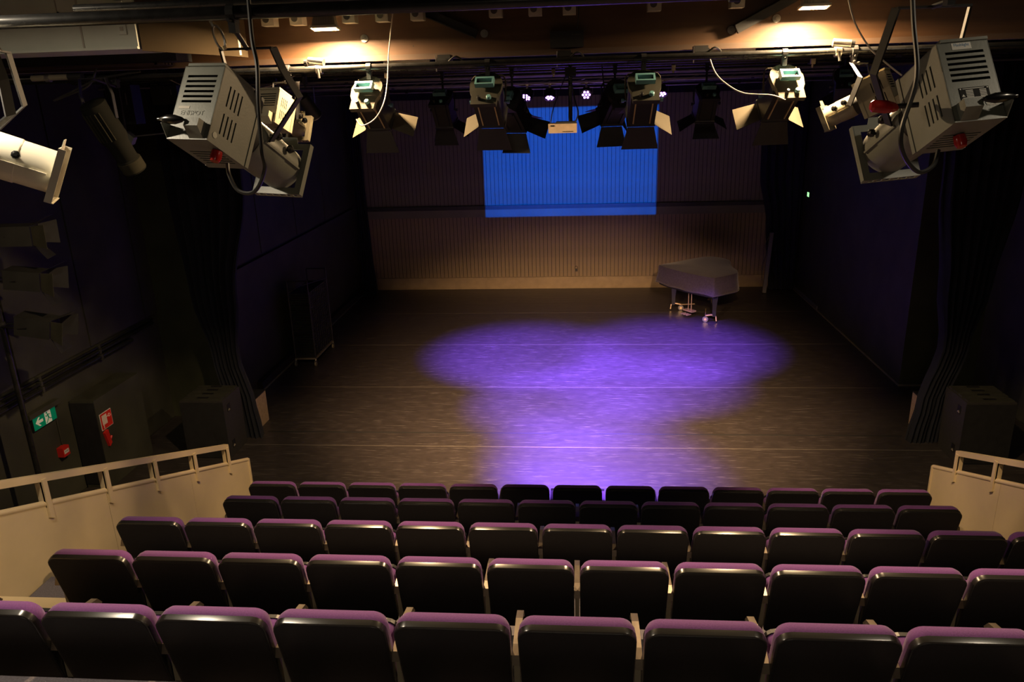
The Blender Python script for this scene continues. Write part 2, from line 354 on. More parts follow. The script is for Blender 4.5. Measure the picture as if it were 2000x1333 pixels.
# ------------------------------------------------------------------ side barriers
def ztop(Y): return .455+.394*(7.69-Y)
for sx, side in ((-1, 'exit-sign'), (1, 'piano')):
    b = thing('aisle_barrier', 'cream sloping barrier with handrail beside the seats, %s side' % side, 'barrier', (sx*3.80, 7.69, 0), 'side barriers')
    yb = 1.6
    def loc(Y, z, x=0): return (x, Y-7.69, z)
    yy = [7.69, 6.45, 5.20, 3.95, 2.7, 1.6]
    for a, c in zip(yy[:-1], yy[1:]):
        zl = lambda Y: max(0, ztop(Y)-1.25)
        MB().prism([loc(a, zl(a), -.016), loc(a, ztop(a), -.016), loc(c+.004, ztop(c+.004), -.016), loc(c+.004, zl(c), -.016)], (.032, 0, 0)).build('panel', 'cream', b)
    MB().cyl(loc(7.70, ztop(7.70), 0), loc(yb, ztop(yb), 0), .024, 10).build('panel_lip', 'cream', b, True)
    MB().box((0, .005, .232), (.05, .03, .463)).build('end_post', 'cream', b)
    z1 = .205
    q = [loc(7.27, ztop(7.27)+z1-.028, -.025), loc(7.27, ztop(7.27)+z1+.028, -.025), loc(yb, ztop(yb)+z1+.028, -.025), loc(yb, ztop(yb)+z1-.028, -.025)]
    MB().prism(q, (.05, 0, 0)).build('handrail', 'cream', b)
    k = 0; Y = 7.23
    while Y > 1.7:
        zt = ztop(Y)
        xin = -sx*.022
        MB().prism([loc(Y-.022, zt-.10, xin-.012), loc(Y+.022, zt-.13, xin-.012), loc(Y+.022, zt+z1-.012, xin-.012), loc(Y-.022, zt+z1-.004, xin-.012)], (.024, 0, 0)).bb(loc(Y-.022, zt-.02, min(xin, sx*.03)), loc(Y+.022, zt+z1-.022, max(xin, sx*.03))).build('post', 'cream', b)
        Y -= .665

# ------------------------------------------------------------------ seats
def make_seat():
    s = thing('theatre_seat', 'seat', 'seat', (0, 0, 0))
    th = R(15); up = Vector((0, -math.sin(th), math.cos(th))); top = Vector((0, -.035, .795))
    c = top-up*.24
    Mx = Matrix.Translation(c) @ Matrix.Rotation(th, 4, 'X')
    mb = MB(Mx); slab(mb, .2345, .2405, .056, [(.014, -.0215), (.0065, -.0208), (.0050, -.0180), (.0050, .008)], .008); mb.build('backrest_shell', 'shell', s)
    mb = MB(Mx); slab(mb, .2345, .2405, .056, [(.004, -.0190), (.0008, -.0165), (0, -.012), (0, .010)], .008); mb.build('shell_rim', 'rim', s, True)
    mb = MB(Mx @ Matrix.Translation((0, .010, -.001))); slab(mb, .234, .24, .062, [(.004, 0), (0, .012), (.003, .034), (.014, .054), (.042, .066)], .010, 5); mb.build('back_cushion', 'purple', s, True)
    M2 = Matrix.Translation((0, .215, .455)) @ Matrix.Rotation(R(2), 4, 'X')
    mb = MB(M2); slab(mb, .215, .155, .05, [(.02, .03), (0, .022), (0, 0)]); mb.build('seat_pan', 'shell', s)
    mb = MB(M2); slab(mb, .210, .150, .05, [(0, 0), (0, -.03), (.012, -.055), (.04, -.068)]); mb.build('seat_cushion', 'purple', s, True)
    MB().bb((-.230, .055, .395), (.230, .10, .470)).bb((-.230, .06, .36), (-.205, .20, .47)).bb((.205, .06, .36), (.230, .20, .47)).build('hinge_bracket', 'shell', s)
    for x in (-.205, .205):
        MB().cyl((x, .052, .447), (x, .040, .447), .0065, 8).build('bolt', 'steel', s)
    arm(s, -.25)
    return s
def arm(s, x):
    MB().strap([(x, .015, .565), (x, .03, .60), (x, .08, .612), (x, .24, .615), (x, .31, .60), (x, .335, .565)], .030, .014, (1, 0, 0)).build('armrest', 'satin', s)
    MB().bb((x-.012, .06, 0), (x+.012, .20, .60)).build('leg', 'standard', s)
rows = [(0, [-6+i for i in range(13)]), (1, [-5.5+i for i in range(12)]), (2, [-6+i for i in range(13)]), (3, [-5.5+i for i in range(12)]), (4, [-5+i for i in range(12)]+[-6])]
rn = ['front', 'second', 'third', 'fourth', 'fifth']
proto = make_seat(); first = True
for r, ks in rows:
    for i, k in enumerate(ks):
        o = proto if first else copy_tree(proto); first = False
        o.location = (k*.5, RY[r], TZ[r]); o.name = 'theatre_seat'
        if r == 4 and k == -6: lab = 'purple-topped black theatre seat at the exit-sign end of the fifth row'
        elif r == 4 and i == 0: lab = 'purple-topped black theatre seat cut by the frame, beside the cream step, fifth row'
        else:
            j = i-1 if r == 4 else i
            lab = 'purple-topped black theatre seat, %s in the %s row from the exit-sign side' % (ORD[j] if r != 4 else ORD[j]+' whole one', rn[r])
        T(o, lab, 'seat', 'purple theatre seats, %s row' % rn[r])
    for e, kx in ((1, ks[-1]),):
        if r in (0, 1, 2): arm(o, .25)

# ------------------------------------------------------------------ curtains
def curtain(name, label, prof, n, amp, m='velvet', zseg=26, thick=.05, along='x'):
    # prof: list of (z, x_left, x_right, y); folds run down the cloth; front and back sheets closed at the hems
    o = thing(name, label, 'curtain', ((prof[0][1]+prof[0][2])/2, prof[0][3], 0))
    ox, oy = o.location.x, o.location.y
    prof = sorted(prof); cols = n*8; rings_ = []
    ph = random.random()*6
    for j in range(zseg+1):
        z = prof[0][0]+(prof[-1][0]-prof[0][0])*j/zseg
        for a, b in zip(prof[:-1], prof[1:]):
            if a[0] <= z <= b[0]+1e-6: break
        t = (z-a[0])/(b[0]-a[0]); t = t*t*(3-2*t)
        xl, xr, y = (a[i]+(b[i]-a[i])*t for i in (1, 2, 3))
        fr, bk = [], []
        for i in range(cols+1):
            u = i/cols; x = xl+(xr-xl)*u
            am = amp*(.7+.3*math.sin(3*u+ph))*min(1, .5+abs(xr-xl))
            dy = am*math.sin(2*math.pi*n*u+ph+.5*math.sin(z*1.3+u*5))+am*.35*math.sin(2*math.pi*n*2.3*u+z)
            if along == 'x': fr.append((x-ox, y+dy-oy, z)); bk.append((x-ox, y+dy+thick-oy, z))
            else: fr.append((y+dy-ox, x-oy, z)); bk.append((y+dy+thick-ox, x-oy, z))
        rings_.append(fr+bk[::-1])
    MB().rings(rings_).build('cloth', m, o, True)
    return o
curtain('stage_curtain', 'dark navy gathered stage curtain by the trolley, sweeping over a plywood leg', [(0.0, -4.78, -4.30, 9.26), (.5, -4.76, -4.36, 9.27), (1.15, -4.86, -4.50, 9.3), (2.0, -5.02, -4.40, 9.3), (3.4, -5.10, -4.10, 9.3), (5.3, -5.2, -4.02, 9.3)], 7, .055)
curtain('stage_curtain', 'dark navy gathered stage curtain beside the black wall, piano side', [(0.0, 4.20, 4.56, 9.26), (.5, 4.28, 4.60, 9.27), (1.3, 4.46, 4.80, 9.3), (2.0, 4.36, 4.95, 9.3), (3.2, 4.22, 5.1, 9.3), (5.3, 4.0, 5.25, 9.3)], 7, .055)
curtain('stage_curtain', 'narrow navy curtain hanging in the far corner behind the trolley', [(0.02, -4.93, -4.60, 16.85), (1.0, -4.93, -4.66, 16.85), (2.5, -4.95, -4.70, 16.85), (5.3, -4.96, -4.72, 16.85)], 5, .05)
curtain('stage_curtain', 'navy curtain hanging in the far corner behind the piano', [(0.05, 4.26, 4.80, 17.0), (1.5, 4.12, 4.80, 17.0), (2.6, 3.92, 4.80, 17.0), (5.3, 3.78, 4.80, 17.0)], 5, .05)
curtain('wall_drape', 'black drape covering the auditorium wall behind the piano-side loudspeaker cabinet', [(0.02, 3.5, 9.1, 5.70), (5.4, 3.5, 9.1, 5.70)], 26, .05, 'velvet', 20, .04, 'y')
bd = thing('ceiling_border', 'black cloth border hung high across the back wall', 'curtain', (0, 17.15, 4.30))
mb = MB(); mb.rings([[(-4.8+i*.06, .03*math.sin(i*.9), z) for i in range(154)]+[(-4.8+i*.06, .03*math.sin(i*.9)+.03, z) for i in range(153, -1, -1)] for z in (0, .5, 1.0)]); mb.build('cloth', 'velvet', bd, True)
lp = thing('leaning_board', 'narrow pale board leaning beside the corner curtain behind the piano', 'board', (4.10, 16.86, 0))
MB(Matrix.Rotation(R(3), 4, 'Y')).bb((-.02, -.05, .02), (.06, .0, 1.36)).build('panel', 'pale', lp)
MB(Matrix.Rotation(R(3), 4, 'Y')).tube(smooth_path([(-.02, -.05, 1.3), (-.09, -.06, 1.1), (-.05, -.07, .9), (-.10, -.06, .6), (-.06, -.05, .3)]), .008, 6).build('hanging_cord', 'cable_b', lp)

# ------------------------------------------------------------------ loudspeaker cabinets
def sub(label, loc, sx):
    o = thing('loudspeaker_cabinet', label, 'loudspeaker', loc, 'bass cabinets beside the stage')
    W, D, Hh = .56, .52, .80
    MB().bb((-W/2, -D/2, .0), (W/2, D/2, Hh)).build('cabinet', 'subblk', o)
    for y in (-D/2+.065, -.05, .08, D/2-.06):
        b = MB().bb((-W/2+.02, y-.045, Hh), (W/2-.02, y+.045, Hh+.018)).build('skid', 'dishgrn', o)
        MB().bb((-.07, y-.018, Hh+.018), (.07, y+.018, Hh+.024)).build('skid_recess', 'black', b)
    for z in (.16, .66):
        h = MB().box((sx*(W/2+.001), -.12, z), (.012, .07, .10)).build('handle_cup', 'black', o)
        MB().prism([(sx*(W/2+.008), -.145, z-.035), (sx*(W/2+.008), -.095, z-.035), (sx*(W/2+.008), -.12, z-.01)], (sx*.006, 0, 0)).build('grip', 'gold', h)
    MB().bb((-W/2-.004, -D/2-.008, .02), (W/2+.004, -D/2, Hh-.02)).build('grille', 'blackmat', o)
    return o
sub('tall black bass cabinet standing below the navy curtain, trolley side', (-4.74, 8.86, 0), 1)
sub('tall black bass cabinet standing below the navy curtain, piano side', (4.80, 8.90, 0), -1)

# ------------------------------------------------------------------ trolley of stacked folded racks
ct = thing('mesh_trolley', 'tall black wire-mesh trolley on pale castors by the dark side wall', 'trolley', (-4.67, 12.62, 0))
cw, cd = .175, .49
for sx in (-1, 1):
    for sy in (-1, 1):
        MB().cyl((sx*cw, sy*cd, .13), (sx*cw, sy*cd, 1.50), .011, 8).build('post', 'mesh', ct)
        c = MB().cyl((sx*cw, sy*cd, .13), (sx*cw, sy*cd, .085), .014, 8).bb((sx*cw-.016, sy*cd-.03, .045), (sx*cw+.016, sy*cd+.02, .105)).build('castor_fork', 'steel', ct)
        MB().cyl((sx*cw-.012, sy*cd-.012, .042), (sx*cw+.012, sy*cd-.012, .042), .042, 14).build('wheel', 'lampcream', c)
for sy in (-1, 1): MB().cyl((-cw, sy*cd, 1.50), (cw, sy*cd, 1.50), .011, 8).build('top_bar', 'mesh', ct)
MB().bb((-cw-.012, -cd-.012, .12), (cw+.012, cd+.012, .14)).build('base_frame', 'gold', ct)
for k in range(38):
    z = .155+k*.030
    MB().bb((-cw+.012, -cd+.012, z), (cw-.012, cd-.012, z+.017)).build('mesh_shelf', 'mesh', ct)
for sx in (-1, 1):
    for k in range(9):
        y = -cd+.06+k*.106
        MB().cyl((sx*(cw-.004), y, .14), (sx*(cw-.004), y, 1.30), .004, 5).build('wire', 'mesh', ct)
MB().tube(smooth_path([(-cw, -cd, 1.30), (-.05, -cd+.2, 1.36), (.10, -.1, 1.38), (cw, cd, 1.33)]), .010, 6).build('strap', 'mesh', ct)

# ------------------------------------------------------------------ covered grand piano
pn = thing('grand_piano', 'grand piano under a grey-mauve cloth cover in the stage corner', 'piano', (1.66, 15.53, 0))
e1, e2 = Vector((.605, -.796, 0)), Vector((.796, .605, 0))
def pt(a, b, z): v = e1*a+e2*b; return (v.x, v.y, z)
def outline(g=0.0):
    raw = [(-.02, .05), (0, 0), (.06, -.02), (.3, -.06), (.75, -.09), (1.2, -.06), (1.45, -.02), (1.51, 0), (1.52, .05), (1.52, .30), (1.50, .62), (1.36, .82), (1.10, .98), (.85, 1.18), (.62, 1.42), (.36, 1.50), (.12, 1.46), (0, 1.30), (-.02, .9), (-.02, .45)]
    c = (.72, .62)
    return [(c[0]+(a-c[0])*(1+g), c[1]+(b-c[1])*(1+g)) for a, b in raw]
def ring(g, z, wob=0): return [pt(a, b, z+wob*math.sin(9*a+7*b)) for a, b in [tuple(Vector(p)) for p in dense(outline(g))]]
def dense(o, k=3):
    P = o; out = []; n = len(P)
    for i in range(n):
        p0, p1, p2, p3 = (Vector(P[(i+q) % n]) for q in (-1, 0, 1, 2))
        for j in range(k):
            t = j/k; out.append(.5*((2*p1)+(p2-p0)*t+(2*p0-5*p1+4*p2-p3)*t*t+(3*p1-p0-3*p2+p3)*t**3))
    return out
MB().rings([ring(-.03, .56), ring(-.03, .63)]).build('case', 'black', pn)
mb = MB(); mb.rings([ring(.045, .615, .008), ring(.03, .70, .006), ring(.0, .82, .004), ring(-.005, .93, .003), ring(-.02, .955), ring(-.12, .965, .004), ring(-.5, .985)]); mb.build('cloth_cover', 'cover', pn, True)
mb = MB(); mb.tube([pt(a, b, .62+.010*math.sin(11*a)) for a, b in [tuple(p) for p in dense(outline(.045))]], .013, 6, True); mb.build('cover_hem', 'cover', pn, True)
for a, b in ((.20, .25), (1.32, .25), (.35, 1.22)):
    x, y, _ = pt(a, b, 0)
    lg = MB().rings([[(x+dx*r, y+dy*r, z) for dx, dy in ((-1, -1), (1, -1), (1, 1), (-1, 1))] for r, z in ((.032, .12), (.036, .3), (.055, .52), (.06, .56))]).build('leg', 'black', pn)
    q = (Vector((1.0, -.2, 0)) if a < 1 else Vector((-.75, .1, 0))).normalized() if b < 1 else Vector((0, 1, 0))
    tip = Vector((x, y, 0))+q*.16
    MB().strap([(x-q.x*.05, y-q.y*.05, .03), (x-q.x*.04, y-q.y*.04, .12), (x+q.x*.04, y+q.y*.04, .155), tuple(tip+Vector((0, 0, .135)))], .05, .02, q.cross(Vector((0, 0, 1)))).build('dolly_bracket', 'brassy', lg)
    wd = q.cross(Vector((0, 0, 1)))
    MB().cyl(tuple(tip+Vector((0, 0, .058))-wd*.013), tuple(tip+Vector((0, 0, .058))+wd*.013), .056, 18).build('castor_wheel', 'pipeg', lg, True)
    MB().cyl(tuple(tip+Vector((0, 0, .058))-wd*.016), tuple(tip+Vector((0, 0, .058))+wd*.016), .026, 12).build('wheel_hub', 'brassy', lg)
    c2 = Vector(pt(.76, .62, .17))
    MB().strap([tuple(tip+Vector((0, 0, .13))), tuple(tip.lerp(Vector((c2.x, c2.y, 0)), .55)+Vector((0, 0, .17)))], .035, .012, wd).build('dolly_arm', 'brassy', lg)
lx = pt(.76, .16, 0)
MB().box((lx[0], lx[1], .135), (.24, .12, .03), Matrix.Rotation(math.atan2(e1.y, e1.x), 3, 'Z')).build('lyre_base', 'brassy', pn)
for k in (-.04, .04):
    q = pt(.76+k, .16, 0); MB().cyl((q[0], q[1], .15), (q[0], q[1], .57), .008, 8).build('lyre_rod', 'brassy', pn)
for k in (-.07, 0, .07):
    q = pt(.76+k, .06, 0); MB(Matrix.Translation((q[0], q[1], .075))).box((0, 0, 0), (.035, .12, .014), Matrix.Rotation(math.atan2(e2.y, e2.x)-R(90), 3, 'Z')).build('pedal', 'brassy', pn)

# ------------------------------------------------------------------ left wall fittings
hc = thing('hose_cabinet', 'black cabinet against the side wall carrying the red hose sign', 'cabinet', (-5.76, 7.81, 0))
MB().bb((-.14, 0, 0), (.16, .95, 1.125)).build('body', 'panelblk', hc)
MB().bb((-.14, -.008, .05), (.155, 0, 1.10)).build('front_panel', 'blackmat', hc)
hs = thing('hose_sign', 'square red sign with white hose-reel pictogram and white border', 'sign', (-5.598, 7.96, .83))
MB().bb((0, -.112, -.102), (.006, .112, .102)).build('plate', 'white', hs)
MB().bb((.006, -.106, -.096), (.0075, .106, .096)).build('red_field', 'red', hs)
g = MB()
for k in range(4): g.prism([(.0075, -.080+k*.024, -.045), (.0075, -.064+k*.024, -.045), (.0075, -.064+k*.024, .075), (.0075, -.080+k*.024, .075)], (.001, 0, 0))
for k in range(7): g.bb((.0075, -.082, -.03+k*.015), (.0083, .012, -.022+k*.015))
g.bb((.0075, -.07, -.09), (.0083, -.058, -.045)).bb((.0075, .012, .028), (.0083, .05, .038)).tube([(.008, .062+.018*math.cos(t), .036+.018*math.sin(t)) for t in [i*.6283 for i in range(10)]], .004, 4, True)
g.build('pictogram', 'white', hs)
rv = thing('hose_valve', 'small red hose valve below the red sign', 'valve', (-5.598, 7.90, .60))
MB().prism([(0, -.05, .10), (0, .02, .12), (0, .05, -.06), (0, .0, -.09)], (.03, 0, 0)).build('body', 'red', rv)
MB().cyl((.015, .05, -.02), (.015, .08, .01), .012, 8).build('nozzle', 'red', rv)
ex = thing('exit_sign', 'green exit sign with white arrow and running figure on the side wall', 'sign', (-5.905, 7.355, 1.11))
MB().bb((-.01, -.19, -.078), (.02, .19, .078)).build('housing', 'blackmat', ex)
MB().bb((.02, -.185, -.075), (.024, .185, .075)).build('green_panel', 'green', ex)
MB().prism([(.024, -.155, 0), (.024, -.10, -.05), (.024, -.075, -.05), (.024, -.11, -.016), (.024, -.035, -.016), (.024, -.035, .016), (.024, -.11, .016), (.024, -.075, .05), (.024, -.10, .05)], (.002, 0, 0)).build('arrow', 'exitw', ex)
MB().bb((.024, .0, -.072), (.026, .10, .072)).build('doorway', 'exitw', ex)
g = MB(); X = .027
g.lathe([(.011, 0), (.011, .002)], (.026, .035, .050), (1, 0, 0), 10)
for a, b, w_ in (((.045, .035), (.055, -.010), .018), ((.048, .030), (.020, .010), .008), ((.020, .010), (.012, .028), .008), ((.05, .03), (.085, .018), .008), ((.055, -.01), (.035, -.035), .010), ((.035, -.035), (.012, -.062), .010), ((.055, -.01), (.08, -.03), .010), ((.08, -.03), (.115, -.034), .009)):
    d = Vector((b[0]-a[0], b[1]-a[1])).normalized(); n_ = Vector((-d.y, d.x))*w_/2
    g.prism([(.026, a[0]+n_.x, a[1]+n_.y), (.026, a[0]-n_.x, a[1]-n_.y), (.026, b[0]-n_.x, b[1]-n_.y), (.026, b[0]+n_.x, b[1]+n_.y)], (.002, 0, 0))
g.build('running_figure', 'green', ex)
MB().bb((-.01, -.26, .085), (.06, .24, .14)).build('light_trough', 'panelblk', ex)
cp = thing('fire_call_point', 'small red fire alarm call point box with white label', 'alarm', (-5.90, 7.52, .63))
MB().bb((-.02, -.055, -.058), (.055, .055, .055)).build('box', 'red', cp)
MB().bb((.055, -.04, -.025), (.057, .04, .022)).build('label_plate', 'white', cp)
text_mesh('ALARM', .018, .0004, 'lettering', 'black', cp, axes((0, 1, 0), (0, 0, 1), (1, 0, 0), (.0575, 0, 0)))
MB().cyl((-.01, .04, .055), (-.01, .04, .36), .008, 6).build('conduit', 'panelblk', cp)
for i, (z, r, y0, y1) in enumerate(((1.43, .028, 3.0, 9.2), (1.50, .020, 3.0, 9.75), (1.56, .014, 3.0, 9.75))):
    o = thing('wall_conduit', ['thickest lowest black conduit along the side wall above the exit sign', 'middle black conduit along the side wall above the exit sign', 'thinnest topmost black conduit along the side wall above the exit sign'][i], 'conduit', (-5.88, y0, z), 'conduits on the side wall')
    MB().cyl((0, 0, 0), (0, y1-y0, 0), r, 10).build('tube', 'pipe', o, True)
    for y in [4.1+k*1.1-y0 for k in range(5)]: MB().bb((-.04, y-.015, -r-.006), (r+.004, y+.015, r+.006)).build('saddle', 'panelblk', o)
es = thing('small_exit_sign', 'tiny glowing green exit sign on the dark stage wall, piano side', 'sign', (4.845, 16.6, 2.19))
MB().bb((-.03, -.10, -.06), (.004, .10, .06)).build('housing', 'blackmat', es)
MB().bb((-.034, -.075, -.045), (-.030, -.02, .045)).bb((-.034, .0, -.045), (-.030, .05, .045)).build('lit_panel', 'exitlit', es)

# ================================================================== OVERHEAD
# wooden beam, with trunking, washers and braces
BZ0, BZ1 = 4.655, 5.02
bm = thing('timber_beam', 'long varnished timber beam spanning the room above the seats', 'beam', (0, 5.5, BZ0))
MB().bb((-5.9, 0, 0), (5.9, .07, BZ1-BZ0+.1)).build('face_board', 'wood', bm)
MB().bb((-5.9, .0, -.026), (5.9, .14, -.001)).build('bottom_flange', 'flange', bm)
MB().bb((-5.9, -.022, -.030), (5.9, -.001, .006)).build('flange_shade_strip', 'wood_dk', bm)  # dark strip added so the flange front does not catch the work lights
MB().bb((-5.9, -.03, .325), (5.9, .0, .352)).build('upper_batten', 'wood_dk', bm)
for x, z in ((-1.435, .118), (-.612, .120), (1.016, .085), (1.30, .145)):
    MB().cyl((x, -.001, z), (x, -.010, z), .026, 14).cyl((x, -.010, z), (x, -.022, z), .011, 6).build('washer_bolt', 'steel', bm)
for x in (1.20, 1.205, 1.21, 1.38, -1.62, -1.10):
    MB().cyl((x, .001, .03+.2*abs(math.sin(x*37))), (x, -.002, .03+.2*abs(math.sin(x*37))), .004, 6).build('screw_head', 'black', bm)
for a, b, lab in (((-1.10, 4.96), (-.66, 4.77), 'dark steel brace running down the middle of the timber beam'), ((1.42, 4.93), (1.04, 4.74), 'dark steel brace beside the piano-side work light')):
    o = thing('beam_brace', lab, 'brace', (a[0], 5.44, a[1]), 'beam braces')
    v = Vector((b[0]-a[0], 0, b[1]-a[1])); n_ = Vector((-v.z, 0, v.x)).normalized()*.028
    MB().prism([tuple(-n_), tuple(v-n_), tuple(v+n_), tuple(n_)], (0, .04, 0)).build('bar', 'blackmat', o)
    MB().prism([tuple(-n_-Vector((0, .012, 0))), tuple(v-n_-Vector((0, .012, 0))), tuple(v-n_*.7-Vector((0, .012, 0))), tuple(-n_*.7-Vector((0, .012, 0)))], (0, .012, 0)).build('flange', 'blackmat', o)
tk = thing('cable_trunking', 'black cable trunking along the top of the timber beam', 'trunking', (0, 5.42, 4.938))
MB().bb((-5.0, -.03, 0.), (5.0, .045, .10)).build('channel', 'blackmat', tk)
sx_ = [-2.033, -1.839, -1.486, -1.263, -1.031, -.516, -.26, -.04, .50, 1.017]
for i, x in enumerate(sx_):
    o = thing('power_socket', 'ivory single power socket under the trunking, %s from the duct end' % ORD[i], 'socket', (x, 5.34, 4.86), 'power sockets under the trunking')
    MB().bb((-.042, -.02, 0), (.042, .075, .078)).build('box', 'socket', o)
    MB().cyl((-.008, -.0205, .040), (-.008, -.024, .040), .027, 16).build('outlet_ring', 'socket', o)
    MB().cyl((-.008, -.0242, .040), (-.008, -.0262, .040), .022, 16).build('outlet_recess', 'socketdk', o)

# ------------------------------------------------------------------ work lights
def flood(label, loc, power, tilt=0.0, sc=1.0, group='halogen work lights', lamp=True, colr=None):
    o = thing('work_light', label, 'lamp', loc, group)
    Mx = Matrix.Rotation(R(tilt), 4, 'X') @ Matrix.Scale(sc, 4)
    w0, w1 = .090, .074
    mb = MB(Mx)
    prof = [(w0, .045, .0), (w0, .045, .012), (w1*1.02, .036, .016), (w1, .034, .045), (w1*.9, .026, .078), (w1*.8, .018, .084)]
    mb.rings([[(-a, -d, z), (a, -d, z), (a, d, z), (-a, d, z)] for a, d, z in prof[1:]]); mb.build('housing', 'flood', o)
    for k in range(9):
        x = -.064+k*.016; MB(Mx).prism([(x-.002, -.040, .016), (x-.002, -.040, .046), (x-.002, -.031, .082), (x-.002, .03, .086), (x-.002, .03, .016)], (.004, 0, 0)).build('cooling_fin', 'flood', o)
    mb = MB(Mx)
    for a, b in (((-w0, -.047, -.004), (w0, -.037, .012)), ((-w0, .037, -.004), (w0, .047, .012)), ((-w0, -.047, -.004), (-w0+.010, .047, .012)), ((w0-.010, -.047, -.004), (w0, .047, .012))): mb.bb(a, b)
    mb.build('front_frame', 'flood', o)
    MB(Mx).bb((-w0+.012, -.036, .004), (w0-.012, .036, .007)).build('glass', 'floodglass', o)
    MB(Mx).bb((-.02, .02, .084), (.02, .075, .10)).build('bracket', 'flood', o)
    if lamp:
        d = bpy.data.lights.new('halogen_lamp', 'AREA'); d.shape = 'RECTANGLE'; d.size = .15*sc; d.size_y = .06*sc; d.energy = power; d.color = colr or WARM; d.spread = R(180)
        l = bpy.data.objects.new('halogen_lamp', d); COL.objects.link(l); l.parent = o
        l.matrix_local = Mx.to_3x3().normalized().to_4x4() @ Matrix.Translation((0, 0, .001))
    return o
flood('small ribbed work light glowing on the timber beam, duct side', (-1.625, 5.25, 4.824), FLOOD_W, -9, 1.0)
flood('small ribbed work light glowing on the timber beam, piano side', (1.464, 5.25, 4.838), FLOOD_W, -9, 1.0)
flood('house work light above the white lit spotlight tube, duct side', (-2.75, 2.95, 4.98), HOUSE_W*1.5, 0, 1.0, 'house lights over the seats', colr=HOUSE_COL)
flood('unseen work light added as fill above the rear rows, piano side', (2.85, 2.75, 5.30), HOUSE_W*.5, 0, 1.3, 'house lights over the seats', colr=HOUSE_COL)  # unseen fill mirrored from the duct side, added to brighten barrier and seats
flood('unseen work light added as fill over the tier behind the fifth row', (0.0, -1.2, 5.35), HOUSE_W*1.0, 0, 1.3, 'house lights over the seats', colr=HOUSE_COL)  # unseen fill added behind the camera in place of room ambient

# ------------------------------------------------------------------ pipes
def pipe(label, a, b, r, m='pipe', n=14, hangers=()):
    o = thing('lighting_bar', label, 'pipe', a)
    MB().cyl((0, 0, 0), tuple(Vector(b)-Vector(a)), r, n).build('tube', m, o, True)
    for x in hangers:
        p = Vector((x-a[0], 0, 0))
        MB().cyl(tuple(p+Vector((-.02, 0, 0))), tuple(p+Vector((.02, 0, 0))), r+.008, n).build('hanger_clamp', 'blackmat', o)
        MB().cyl(tuple(p+Vector((0, 0, r))), tuple(p+Vector((0, 0, 5.7-a[2]))), .010, 6).build('drop_rod', 'blackmat', o)
    return o
pipe('thick black lighting bar carrying the two big louvred spotlights', (-4.2, 3.2, 4.726), (4.2, 3.2, 4.726), .0265, hangers=(-3.2, .6, 3.2))
pipe('thin black bar just behind the front lighting bar', (-2.2, 3.5, 4.80), (2.5, 3.5, 4.80), .018, 'pipe', 10, (-.3, 2.0))
pipe('black lighting bar with bright streaks below the timber beam', (-5.0, 5.28, 4.578), (5.0, 5.28, 4.578), .022, 'pipe', 14, (-4.75, 3.4))
for i, (y, z, r, m) in enumerate(((5.85, 4.66, .017, 'pipeg'), (6.3, 4.585, .015, 'pipe'), (7.2, 4.60, .022, 'pipe'), (7.6, 4.545, .012, 'pipeg'), (8.6, 4.61, .024, 'pipe'), (9.0, 4.56, .014, 'pipeg'), (10.0, 4.60, .024, 'pipeg'), (11.3, 4.505, .022, 'pipeg'), (12.2, 4.44, .014, 'pipeg'), (13.5, 4.50, .022, 'pipe'))):
    pipe('%s cross bar over the stage, counted from the timber beam towards the back wall' % ORD[i], (-4.7, y, z), (4.35, y, z), r, m, 10, (-2.6, 2.4))
# flat ladder truss over the stage
trs = thing('flat_truss', 'grey flat ladder truss hanging above the row of purple lamps', 'truss', (0, 10.9, 4.50))
MB().bb((-4.0, -.02, .045), (3.4, .02, .062)).build('top_chord', 'trussp', trs); MB().bb((-4.0, -.02, 0), (3.4, .02, .017)).build('bottom_chord', 'trussp', trs)
for k in (-3.5, -1.2, 1.2, 3.2): MB().cyl((k, 0, .06), (k, 0, 1.2), .008, 6).build('hanger_rod', 'blackmat', trs)
for k in range(30): MB().cyl((-4.0+k*.25, 0, .015), (-3.88+k*.25, 0, .047), .006, 6).build('diagonal', 'pipeg', trs)

# ------------------------------------------------------------------ clamps on the near bar
def clamp(mb, p, r=.03):
    p = Vector(p)
    mb.cyl(tuple(p+Vector((-.016, 0, 0))), tuple(p+Vector((.016, 0, 0))), r, 12); mb.bb(tuple(p+Vector((-.014, -.02, -.075))), tuple(p+Vector((.014, .02, -.02)))); mb.cyl(tuple(p+Vector((0, -.05, -.03))), tuple(p+Vector((0, .05, -.03))), .007, 6)
    return mb

